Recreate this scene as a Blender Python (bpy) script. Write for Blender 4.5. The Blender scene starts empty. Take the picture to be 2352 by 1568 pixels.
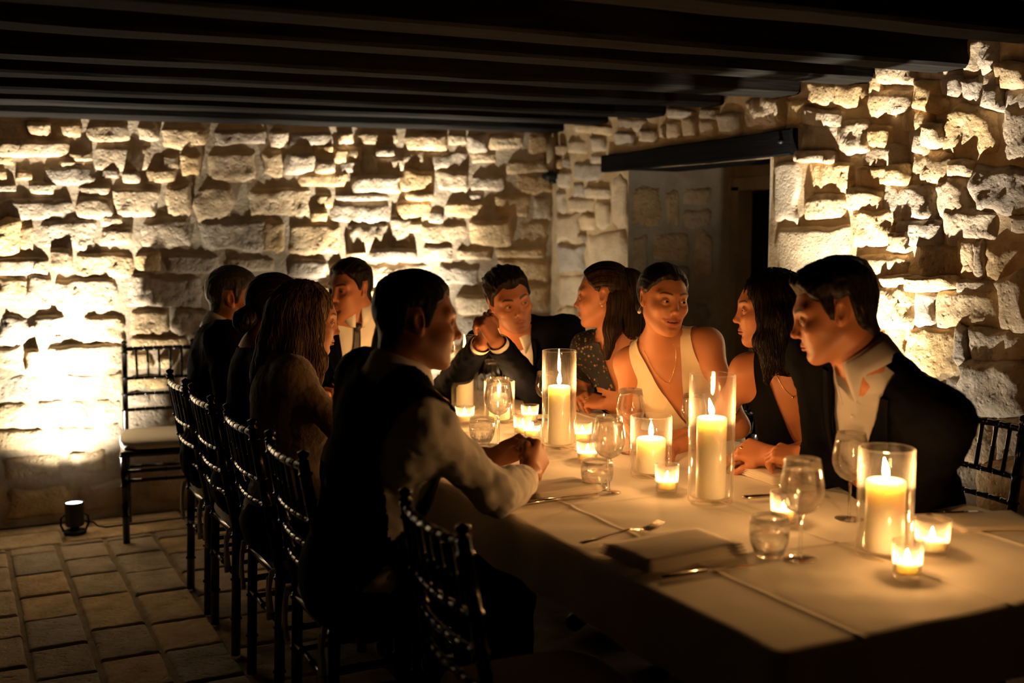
import bpy, math, random
import numpy as np
from mathutils import Vector, Matrix, Euler
from mathutils.bvhtree import BVHTree

SC = bpy.context.scene
COL = SC.collection
R = math.radians

# ------------------------------------------------------------------ camera, world, exposure
cam = bpy.data.cameras.new('camera')
cam.sensor_width = 36.0
cam.lens = 36.0 * 2600.0 / 2352.0
cam.clip_start = 0.05
cam.dof.use_dof = True
cam.dof.focus_distance = 3.75
cam.dof.aperture_fstop = 2.0
camo = bpy.data.objects.new('camera', cam)
COL.objects.link(camo)
camo.location = (0, 0, 1.50)
camo.rotation_euler = Euler((R(90) - math.atan(264 / 2600.0), 0, R(-26.5)), 'XYZ')
SC.camera = camo

w = bpy.data.worlds.new('night')
SC.world = w
w.use_nodes = True
w.node_tree.nodes['Background'].inputs[0].default_value = (0.5, 0.55, 0.7, 1)
w.node_tree.nodes['Background'].inputs[1].default_value = 0.0

SC.view_settings.view_transform = 'Standard'
SC.view_settings.look = 'None'
SC.view_settings.gamma = 1.0
SC.view_settings.use_curve_mapping = False
SC.view_settings.exposure = 0.0
SC.cycles.max_bounces = 12
SC.cycles.transparent_max_bounces = 24
SC.cycles.sample_clamp_indirect = 6.0

FLAME = 640.0          # candle flame radiance
UPLIGHT = 1.0          # floor uplights
CANDLE_COL = (1.0, 0.485, 0.155)

def spot(name, loc, target, watts, size, blend, col, radius=0.03, parent=None):
    l = bpy.data.lights.new(name, 'SPOT')
    l.energy = watts; l.spot_size = R(size); l.spot_blend = blend
    l.color = col; l.shadow_soft_size = radius
    o = bpy.data.objects.new(name, l); COL.objects.link(o)
    o.location = loc
    o.rotation_euler = (Vector(target) - Vector(loc)).to_track_quat('-Z', 'Y').to_euler()
    if parent: 
        o.parent = parent
    return o

# ------------------------------------------------------------------ helpers
def tag(o, label=None, cat=None, group=None, kind=None):
    if label: o['label'] = label
    if cat: o['category'] = cat
    if group: o['group'] = group
    if kind: o['kind'] = kind
    return o

def empty(name, loc=(0, 0, 0), rz=0.0, label=None, cat=None, group=None, kind=None):
    o = bpy.data.objects.new(name, None); COL.objects.link(o)
    o.location = loc; o.rotation_euler = (0, 0, rz); o.empty_display_size = 0.05
    return tag(o, label, cat, group, kind)

def mk(name, V, F, m=None, parent=None, smooth=True, loc=None):
    me = bpy.data.meshes.new(name)
    me.from_pydata([tuple(map(float, v)) for v in V], [], F)
    if smooth: me.polygons.foreach_set('use_smooth', [True] * len(me.polygons))
    me.update()
    o = bpy.data.objects.new(name, me); COL.objects.link(o)
    if m: me.materials.append(m)
    if parent: o.parent = parent
    if loc is not None: o.location = loc
    return o

def copy_tree(o, parent=None):
    c = o.copy(); COL.objects.link(c)
    c.parent = parent
    for ch in list(o.children): copy_tree(ch, c)
    return c

class MB:
    def __init__(s): s.V = []; s.F = []
    def add(s, V, F):
        n = len(s.V); s.V += [tuple(v) for v in V]; s.F += [tuple(i + n for i in f) for f in F]
        return s
    def box(s, c, d, M=None, bev=0.0):
        x, y, z = d[0] / 2, d[1] / 2, d[2] / 2
        if bev <= 0:
            V = [(i * x, j * y, k * z) for i in (-1, 1) for j in (-1, 1) for k in (-1, 1)]
            F = [(0, 1, 3, 2), (4, 6, 7, 5), (0, 4, 5, 1), (2, 3, 7, 6), (0, 2, 6, 4), (1, 5, 7, 3)]
        else:
            b = bev; V = []; F = []
            ring = [(x - b, y), (-x + b, y), (-x, y - b), (-x, -y + b), (-x + b, -y), (x - b, -y), (x, -y + b), (x, y - b)]
            ins = [(math.copysign(abs(a) - b, a), math.copysign(abs(e) - b, e)) for a, e in ring]
            for pts, zz in ((ins, -z), (ring, -z + b), (ring, z - b), (ins, z)):
                V += [(a, e, zz) for a, e in pts]
            for k in range(3):
                for i in range(8):
                    j = (i + 1) % 8
                    F.append((k * 8 + i, k * 8 + j, k * 8 + 8 + j, k * 8 + 8 + i))
            F.append(tuple(range(7, -1, -1))); F.append(tuple(24 + i for i in range(8)))
        if M is not None: V = [tuple(M @ Vector(v)) for v in V]
        return s.add([(v[0] + c[0], v[1] + c[1], v[2] + c[2]) for v in V], F)
    def tube(s, P, rad, n=8, cap=True):
        P = [Vector(p) for p in P]
        if not hasattr(rad, '__len__'): rad = [rad] * len(P)
        V = []; F = []; ref = None
        for i, p in enumerate(P):
            t = (P[min(i + 1, len(P) - 1)] - P[max(i - 1, 0)])
            if t.length < 1e-9: t = Vector((0, 0, 1))
            t.normalize()
            if ref is None:
                ref = t.orthogonal().normalized()
            ref = (ref - t * ref.dot(t))
            ref = ref.normalized() if ref.length > 1e-6 else t.orthogonal().normalized()
            b = t.cross(ref)
            for k in range(n):
                a = 2 * math.pi * k / n
                V.append(p + (ref * math.cos(a) + b * math.sin(a)) * rad[i])
        m = len(P)
        for i in range(m - 1):
            for k in range(n):
                l = (k + 1) % n
                F.append((i * n + k, i * n + l, (i + 1) * n + l, (i + 1) * n + k))
        if cap:
            F.append(tuple(range(n - 1, -1, -1))); F.append(tuple((m - 1) * n + k for k in range(n)))
        return s.add(V, F)
    def lathe(s, prof, n=32, c=(0, 0, 0), close=False):
        V = []; F = []; m = len(prof)
        for r, z in prof:
            for k in range(n):
                a = 2 * math.pi * k / n
                V.append((c[0] + r * math.cos(a), c[1] + r * math.sin(a), c[2] + z))
        for i in range(m - 1 + (1 if close else 0)):
            j = (i + 1) % m
            for k in range(n):
                l = (k + 1) % n
                F.append((i * n + k, i * n + l, j * n + l, j * n + k))
        return s.add(V, F)
    def obj(s, name, m=None, parent=None, smooth=True, loc=None):
        return mk(name, s.V, s.F, m, parent, smooth, loc)

def hsh(ix, iy, iz, seed):
    n = (ix * 374761393 + iy * 668265263 + iz * 2147483647 + seed * 144665) & 0xFFFFFFFF
    n = ((n ^ (n >> 13)) * 1274126177) & 0xFFFFFFFF
    return ((n ^ (n >> 16)) & 0xFFFF) / 65535.0

def vnoise(p, seed=0):
    p = np.asarray(p, float); i = np.floor(p).astype(np.int64); f = p - i; f = f * f * (3 - 2 * f)
    out = 0
    for dx in (0, 1):
        for dy in (0, 1):
            for dz in (0, 1):
                wt = (f[:, 0] if dx else 1 - f[:, 0]) * (f[:, 1] if dy else 1 - f[:, 1]) * (f[:, 2] if dz else 1 - f[:, 2])
                out = out + wt * hsh(i[:, 0] + dx, i[:, 1] + dy, i[:, 2] + dz, seed)
    return out * 2 - 1

def fbm(p, oct=3, seed=0):
    a = 1.0; s = 0; t = 0; p = np.asarray(p, float)
    for k in range(oct):
        s = s + a * vnoise(p * 2 ** k, seed + k * 17); t += a; a *= .5
    return s / t

# ------------------------------------------------------------------ materials
class NT:
    def __init__(s, name):
        s.m = bpy.data.materials.new(name); s.m.use_nodes = True
        s.t = s.m.node_tree; s.b = s.t.nodes['Principled BSDF']; s.out = s.t.nodes['Material Output']
    def n(s, typ, **kw):
        nd = s.t.nodes.new(typ)
        for k, v in kw.items():
            if k.startswith('i_'):
                key = k[2:]; key = int(key) if key.isdigit() else key.replace('_', ' ')
                nd.inputs[key].default_value = v
            else: setattr(nd, k, v)
        return nd
    def l(s, a, ao, b, bi): s.t.links.new(a.outputs[ao], b.inputs[bi])
    def ramp(s, src, so, stops):
        r = s.n('ShaderNodeValToRGB'); e = r.color_ramp.elements
        e[0].position, e[0].color = stops[0][0], (*stops[0][1], 1)
        e[1].position, e[1].color = stops[-1][0], (*stops[-1][1], 1)
        for p, c in stops[1:-1]:
            x = e.new(p); x.color = (*c, 1)
        s.l(src, so, r, 'Fac'); return r

def plain(name, col, rough=0.5, metal=0.0, spec=0.35, sheen=0.0, bump=None, var=0.0, coat=0.0):
    t = NT(name); b = t.b
    b.inputs['Base Color'].default_value = (*col, 1); b.inputs['Roughness'].default_value = rough
    b.inputs['Metallic'].default_value = metal; b.inputs['Specular IOR Level'].default_value = spec
    b.inputs['Sheen Weight'].default_value = sheen
    b.inputs['Coat Weight'].default_value = coat
    tc = t.n('ShaderNodeTexCoord')
    if var:
        nz = t.n('ShaderNodeTexNoise', i_Scale=9.0, i_Detail=5.0); t.l(tc, 'Object', nz, 'Vector')
        lo = tuple(max(0, c * (1 - var)) for c in col); hi = tuple(min(1, c * (1 + var)) for c in col)
        r = t.ramp(nz, 'Fac', [(.3, lo), (.7, hi)]); t.l(r, 'Color', b, 'Base Color')
    if bump:
        nz = t.n('ShaderNodeTexNoise', i_Scale=bump[0], i_Detail=6.0); t.l(tc, 'Object', nz, 'Vector')
        bp = t.n('ShaderNodeBump', i_Strength=bump[1], i_Distance=bump[2]); t.l(nz, 'Fac', bp, 'Height'); t.l(bp, 'Normal', b, 'Normal')
    return t.m

def stone_mat(name, c1, c2, c3, bs=38.0, bd=0.0125, pits=True):
    t = NT(name); b = t.b
    geo = t.n('ShaderNodeNewGeometry'); oi = t.n('ShaderNodeObjectInfo')
    n1 = t.n('ShaderNodeTexNoise', i_Scale=7.0, i_Detail=8.0, i_Roughness=0.65); t.l(geo, 'Position', n1, 'Vector')
    r1 = t.ramp(n1, 'Fac', [(.28, c1), (.5, c2), (.72, c3)])
    hs = t.n('ShaderNodeHueSaturation'); t.l(r1, 'Color', hs, 'Color')
    mr = t.n('ShaderNodeMapRange', i_3=0.74, i_4=1.16); t.l(oi, 'Random', mr, 0); t.l(mr, 0, hs, 'Value')
    m2 = t.n('ShaderNodeMapRange', i_3=0.75, i_4=1.25); t.l(oi, 'Random', m2, 0); t.l(m2, 0, hs, 'Saturation')
    t.l(hs, 'Color', b, 'Base Color')
    b.inputs['Roughness'].default_value = 0.95; b.inputs['Specular IOR Level'].default_value = 0.12
    n2 = t.n('ShaderNodeTexNoise', i_Scale=bs, i_Detail=10.0, i_Roughness=0.62); t.l(geo, 'Position', n2, 'Vector')
    bp = t.n('ShaderNodeBump', i_Strength=1.0, i_Distance=bd); t.l(n2, 'Fac', bp, 'Height')
    last = bp
    if pits:
        vo = t.n('ShaderNodeTexVoronoi', i_Scale=bs * 1.1, feature='SMOOTH_F1'); 
        t.l(geo, 'Position', vo, 'Vector')
        rp = t.n('ShaderNodeMapRange', i_1=0.0, i_2=0.32, i_3=0.0, i_4=1.0); t.l(vo, 'Distance', rp, 0)
        b2 = t.n('ShaderNodeBump', i_Strength=0.55, i_Distance=bd * 0.8); t.l(rp, 0, b2, 'Height'); t.l(bp, 'Normal', b2, 'Normal'); last = b2
    t.l(last, 'Normal', b, 'Normal')
    return t.m

def wood_mat(name, dark, light, rough=0.6, scale=1.0, axis='X'):
    t = NT(name); b = t.b
    tc = t.n('ShaderNodeTexCoord'); mp = t.n('ShaderNodeMapping')
    s = {'X': (1.2, 22, 22), 'Y': (22, 1.2, 22), 'Z': (22, 22, 1.2)}[axis]
    mp.inputs['Scale'].default_value = tuple(v * scale for v in s); t.l(tc, 'Object', mp, 'Vector')
    nz = t.n('ShaderNodeTexNoise', i_Scale=1.5, i_Detail=9.0, i_Roughness=0.7, i_Distortion=0.4); t.l(mp, 'Vector', nz, 'Vector')
    r = t.ramp(nz, 'Fac', [(.3, dark), (.7, light)]); t.l(r, 'Color', b, 'Base Color')
    bp = t.n('ShaderNodeBump', i_Strength=0.7, i_Distance=0.006); t.l(nz, 'Fac', bp, 'Height'); t.l(bp, 'Normal', b, 'Normal')
    b.inputs['Roughness'].default_value = rough; b.inputs['Specular IOR Level'].default_value = 0.06
    return t.m

def glass_mat(name, tint=(1, 1, 1), haze=0.02, base=0.04, power=2.2):
    t = NT(name); t.t.nodes.remove(t.b)
    tr = t.n('ShaderNodeBsdfTransparent', i_Color=(*tint, 1)); gl = t.n('ShaderNodeBsdfGlossy', i_Roughness=0.03)
    lw = t.n('ShaderNodeLayerWeight', i_Blend=0.5)
    pw = t.n('ShaderNodeMath', operation='POWER'); t.l(lw, 'Facing', pw, 0); pw.inputs[1].default_value = power
    mr = t.n('ShaderNodeMapRange', i_3=base, i_4=0.9); t.l(pw, 0, mr, 0)
    mx = t.n('ShaderNodeMixShader'); t.l(mr, 0, mx, 'Fac'); t.l(tr, 0, mx, 1); t.l(gl, 0, mx, 2)
    df = t.n('ShaderNodeBsdfTranslucent', i_Color=(1, .97, .93, 1)); m2 = t.n('ShaderNodeMixShader')
    p2 = t.n('ShaderNodeMath', operation='POWER'); t.l(lw, 'Facing', p2, 0); p2.inputs[1].default_value = 4.0
    mh = t.n('ShaderNodeMapRange', i_3=haze, i_4=min(.7, haze + .5)); t.l(p2, 0, mh, 0); t.l(mh, 0, m2, 'Fac'); t.l(mx, 0, m2, 1); t.l(df, 0, m2, 2)
    t.l(m2, 0, t.out, 'Surface')
    return t.m

def crystal_mat(name, clear=.30):
    t = NT(name); t.t.nodes.remove(t.b)
    g = t.n('ShaderNodeBsdfGlass', i_Roughness=0.0, i_IOR=1.5); tr = t.n('ShaderNodeBsdfTransparent')
    mx = t.n('ShaderNodeMixShader'); mx.inputs['Fac'].default_value = clear; t.l(g, 0, mx, 1); t.l(tr, 0, mx, 2); t.l(mx, 0, t.out, 'Surface')
    return t.m

def emit_mat(name, col, strength):
    t = NT(name); t.t.nodes.remove(t.b)
    e = t.n('ShaderNodeEmission', i_Color=(*col, 1), i_Strength=strength); t.l(e, 0, t.out, 'Surface')
    return t.m

M_stone = stone_mat('limestone', (.38, .26, .145), (.57, .42, .255), (.72, .57, .385))
M_dressed = stone_mat('dressed_limestone', (.50, .385, .25), (.61, .485, .33), (.69, .57, .41), bs=70, bd=.005)
M_mortar = stone_mat('lime_mortar', (.38, .27, .155), (.53, .40, .25), (.66, .53, .36), bs=55, bd=.006, pits=False)
M_plaster = stone_mat('old_plaster', (.42, .32, .19), (.54, .43, .28), (.64, .53, .37), bs=45, bd=.004, pits=False)
M_dark = stone_mat('sooty_plaster', (.03, .024, .018), (.05, .04, .03), (.07, .055, .04), bs=45, bd=.004, pits=False)  # unseen walls coloured dark to cut bounced fill light and deepen the shade
M_tile = stone_mat('floor_stone', (.25, .18, .11), (.41, .305, .19), (.53, .41, .265), bs=34, bd=.008)
M_tilejoint = stone_mat('floor_joint', (.12, .09, .06), (.20, .155, .10), (.26, .21, .14), bs=60, bd=.006, pits=False)
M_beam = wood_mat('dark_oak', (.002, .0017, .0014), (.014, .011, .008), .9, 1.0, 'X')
M_lintel = wood_mat('black_oak', (.002, .002, .002), (.007, .0065, .006), .85, 1.0, 'Y')
M_door = wood_mat('door_wood', (.006, .0055, .005), (.02, .018, .015), .55, 1.0, 'Z')
M_frame = stone_mat('frame_stone', (.36, .28, .18), (.44, .35, .24), (.5, .41, .29), bs=60, bd=.003, pits=False)
M_black = plain('black_metal', (.012, .012, .014), .45, .3)
M_cable = plain('black_rubber', (.01, .01, .01), .6)
M_chair = plain('black_lacquer', (.006, .0045, .0035), .20, 0, .4, bump=(60, .15, .002), coat=.15)
M_cushion = plain('ivory_cushion', (.62, .55, .42), .85, sheen=.2, bump=(220, .3, .002))
M_linen = plain('white_linen', (.90, .825, .70), .85, sheen=.15, bump=(160, .25, .0015), var=.04)
M_napkin = plain('napkin_linen', (.74, .67, .57), .9, bump=(200, .35, .0015))
M_glass = glass_mat('clear_glass')
M_crystal = crystal_mat('drinking_glass')
M_vase = glass_mat('vase_glass', haze=.006, base=.05, power=3.0)
M_votive = glass_mat('votive_glass', haze=.05, base=.05, power=2.5)
M_steel = plain('silver', (.60, .55, .48), .10, 1.0)
M_flame = emit_mat('flame', CANDLE_COL, FLAME)
M_lens = emit_mat('lamp_lens', (.85, .92, 1.0), 18.0)
M_wick = plain('wick', (.02, .015, .01), .9)
def wax():
    t = NT('wax'); b = t.b
    b.inputs['Base Color'].default_value = (.97, .91, .75, 1); b.inputs['Roughness'].default_value = .38
    b.inputs['Subsurface Weight'].default_value = 0.75
    b.inputs['Subsurface Radius'].default_value = (.036, .029, .017); b.inputs['Subsurface Scale'].default_value = 1.0
    return t.m
M_wax = wax()
def water():
    t = NT('water'); b = t.b
    b.inputs['Base Color'].default_value = (1, 1, 1, 1); b.inputs['Roughness'].default_value = 0.0
    b.inputs['Transmission Weight'].default_value = 1.0; b.inputs['IOR'].default_value = 1.33
    return t.m
M_water = water()

# ------------------------------------------------------------------ room shell
ZC = 2.04
def sheet(name, us, vs, fn, m, skip=None, kind='structure', amp=.006, seed=1, nf=9.0, nrm=None):
    nu, nv = len(us), len(vs)
    U, Vv = np.meshgrid(us, vs, indexing='ij')
    P = np.array([fn(a, b) for a, b in zip(U.ravel(), Vv.ravel())])
    if amp: P = P + np.array(nrm)[None] * (fbm(P * nf, 4, seed) * amp)[:, None]
    F = []
    for i in range(nu - 1):
        for j in range(nv - 1):
            if skip and skip((us[i] + us[i + 1]) / 2, (vs[j] + vs[j + 1]) / 2): continue
            F.append((i * nv + j, (i + 1) * nv + j, (i + 1) * nv + j + 1, i * nv + j + 1))
    o = mk(name, P, F, m, None, True)
    return tag(o, kind=kind)

wb = sheet('wall_back', np.arange(-1.0, 3.46, .025), np.arange(0, 2.31, .025), lambda a, b: (a, 6.08, b), M_mortar, amp=.008, seed=3, nrm=(0, -1, 0))
DY0, DY1, DZ = 4.03, 5.20, 1.80
ys = sorted(set(list(np.round(np.arange(-1.5, DY0, .026), 4)) + list(np.round(np.linspace(DY0, DY1, 40), 4)) + list(np.round(np.linspace(DY1, 6.12, 34), 4))))
zs = sorted(set(list(np.round(np.linspace(0, DZ, 64), 4)) + list(np.round(np.linspace(DZ, 2.32, 20), 4))))
wr = sheet('wall_right', np.array(ys), np.array(zs), lambda a, b: (3.30, a, b), M_mortar, skip=lambda a, b: DY0 < a < DY1 and b < DZ, amp=.016, seed=5, nrm=(-1, 0, 0))
# reveals of the doorway, deep stone wall
XR = 3.92
rv = MB()
rv.add([(3.29, DY1, 0), (4.6, DY1, 0), (4.6, DY1, 1.86), (3.29, DY1, 1.86)], [(0, 1, 2, 3)])
rv.add([(3.29, DY0, 0), (4.6, DY0, 0), (4.6, DY0, 1.86), (3.29, DY0, 1.86)], [(3, 2, 1, 0)])
rv.add([(3.29, DY0, 1.855), (4.6, DY0, 1.855), (4.6, DY1, 1.855), (3.29, DY1, 1.855)], [(0, 1, 2, 3)])
o = rv.obj('trim_doorway_reveal', M_plaster, None, False); tag(o, kind='structure')
wl = sheet('wall_left', np.arange(-1.5, 6.13, .3), np.arange(0, 2.4, .3), lambda a, b: (-1.0, a, b), M_dark, amp=.01, seed=7, nrm=(1, 0, 0))
wf = sheet('wall_front', np.arange(-1.0, 3.5, .3), np.arange(0, 2.4, .3), lambda a, b: (a, -1.5, b), M_dark, amp=.01, seed=8, nrm=(0, 1, 0))
fl = MB().box((1.6, 2.3, -.06), (6.2, 7.7, .10)).obj('floor', M_tilejoint, None, False); tag(fl, kind='structure')
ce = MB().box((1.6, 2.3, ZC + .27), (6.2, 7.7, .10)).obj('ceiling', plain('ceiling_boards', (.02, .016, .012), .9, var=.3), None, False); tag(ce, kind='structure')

def stone(quad, place, prot, seed, name, m, parent, rough=.010, rnd=.24, step=.013, sunk=.035, flat=False, grow=.020):
    q = np.array(quad).reshape(4, 2)
    wdt = (np.linalg.norm(q[1] - q[0]) + np.linalg.norm(q[2] - q[3])) / 2
    hgt = (np.linalg.norm(q[3] - q[0]) + np.linalg.norm(q[2] - q[1])) / 2
    nx = int(np.clip(wdt / step, 7, 26)); ny = int(np.clip(hgt / step, 6, 18))
    rnd = rnd * (.5 + 1.6 * hsh(seed, 9, 4, 2))
    def par(n):
        t = np.linspace(-1, 1, n); t = np.sign(t) * np.abs(t) ** .85
        return np.concatenate([[-1.0], t[1:-1], [1.0]])
    A, Bb = np.meshgrid(par(nx), par(ny), indexing='ij'); a = A.ravel(); b = Bb.ravel()
    a2 = a * np.sqrt(1 - rnd * b * b / 2 * np.abs(a) ** 1.5); b2 = b * np.sqrt(1 - rnd * a * a / 2 * np.abs(b) ** 1.5)
    ed = np.maximum(np.abs(a), np.abs(b))
    pn = np.stack([a * 1.3 + seed * 3.7, b * 1.3 + seed * 1.3, np.zeros_like(a)], 1)
    j = min(wdt, hgt)
    cq = q.mean(0); q = cq + (q - cq) * (1 + grow / np.array([max(wdt, .05), max(hgt, .05)]))
    a2 = a2 * (1 + fbm(pn, 2, seed) * .36 * min(1, j / wdt)) ; b2 = b2 * (1 + fbm(pn + 9.1, 2, seed + 5) * .36)
    s = (a2 + 1) / 2; t = (b2 + 1) / 2
    uv = ((1 - s) * (1 - t))[:, None] * q[0] + (s * (1 - t))[:, None] * q[1] + (s * t)[:, None] * q[2] + ((1 - s) * t)[:, None] * q[3]
    prof = 1 - np.clip(ed, 0, 1) ** (14 if flat else 7)
    wp = np.stack([uv[:, 0], uv[:, 1], np.full(len(a), seed * .37)], 1)
    tilt = ((hsh(seed, 3, 1, 7) - .5) * .5 + .13) * b + (hsh(seed, 4, 1, 7) - .5) * .4 * a
    h = -sunk + (sunk + prot * (1 + tilt * (0 if flat else 1))) * prof + prof * (fbm(wp * 14, 2, seed) * rough * .9 + fbm(wp * 42, 3, seed + 3) * rough * 1.1)
    h = np.where(ed > .999, -sunk, h)
    P = [place(u, v, d) for (u, v), d in zip(uv, h)]
    F = [(i * ny + k, (i + 1) * ny + k, (i + 1) * ny + k + 1, i * ny + k + 1) for i in range(nx - 1) for k in range(ny - 1)]
    return mk(name, P, F, m, parent, True)

def fill(stones, u0, u1, v0, v1, seed, forbid=None, maxn=100):
    """random small stones in the parts of a wall nobody traced"""
    rs = random.Random(seed); g = .02
    nu, nv = int((u1 - u0) / g), int((v1 - v0) / g); occ = np.zeros((nu, nv), bool)
    for q in stones:
        us = q[0::2]; vs = q[1::2]
        occ[max(0, int((min(us) - u0) / g)):max(0, int((max(us) - u0) / g) + 1), max(0, int((min(vs) - v0) / g)):max(0, int((max(vs) - v0) / g) + 1)] = True
    if forbid:
        a, b, c, d = forbid; occ[max(0, int((a - u0) / g)):int((b - u0) / g) + 1, max(0, int((c - v0) / g)):int((d - v0) / g) + 1] = True
    out = []
    for (W, Hh) in ((15, 8), (11, 6), (7, 5), (4, 3)):
        for j in range(1, nv - Hh, 2):
            i = 1
            while i < nu - W:
                ww = W + rs.randint(-2, 3) if W > 4 else W
                if i + ww < nu and not occ[i:i + ww, j:j + Hh].any():
                    occ[i - 1:i + ww + 1, j - 1:j + Hh + 1] = True
                    x0, x1, y0, y1 = u0 + i * g, u0 + (i + ww) * g, v0 + j * g, v0 + (j + Hh) * g
                    out.append((x0, y0, x1, y0 + .004, x1, y1, x0, y1 - .004)); i += ww
                else: i += 1
    return out[:maxn]
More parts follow.
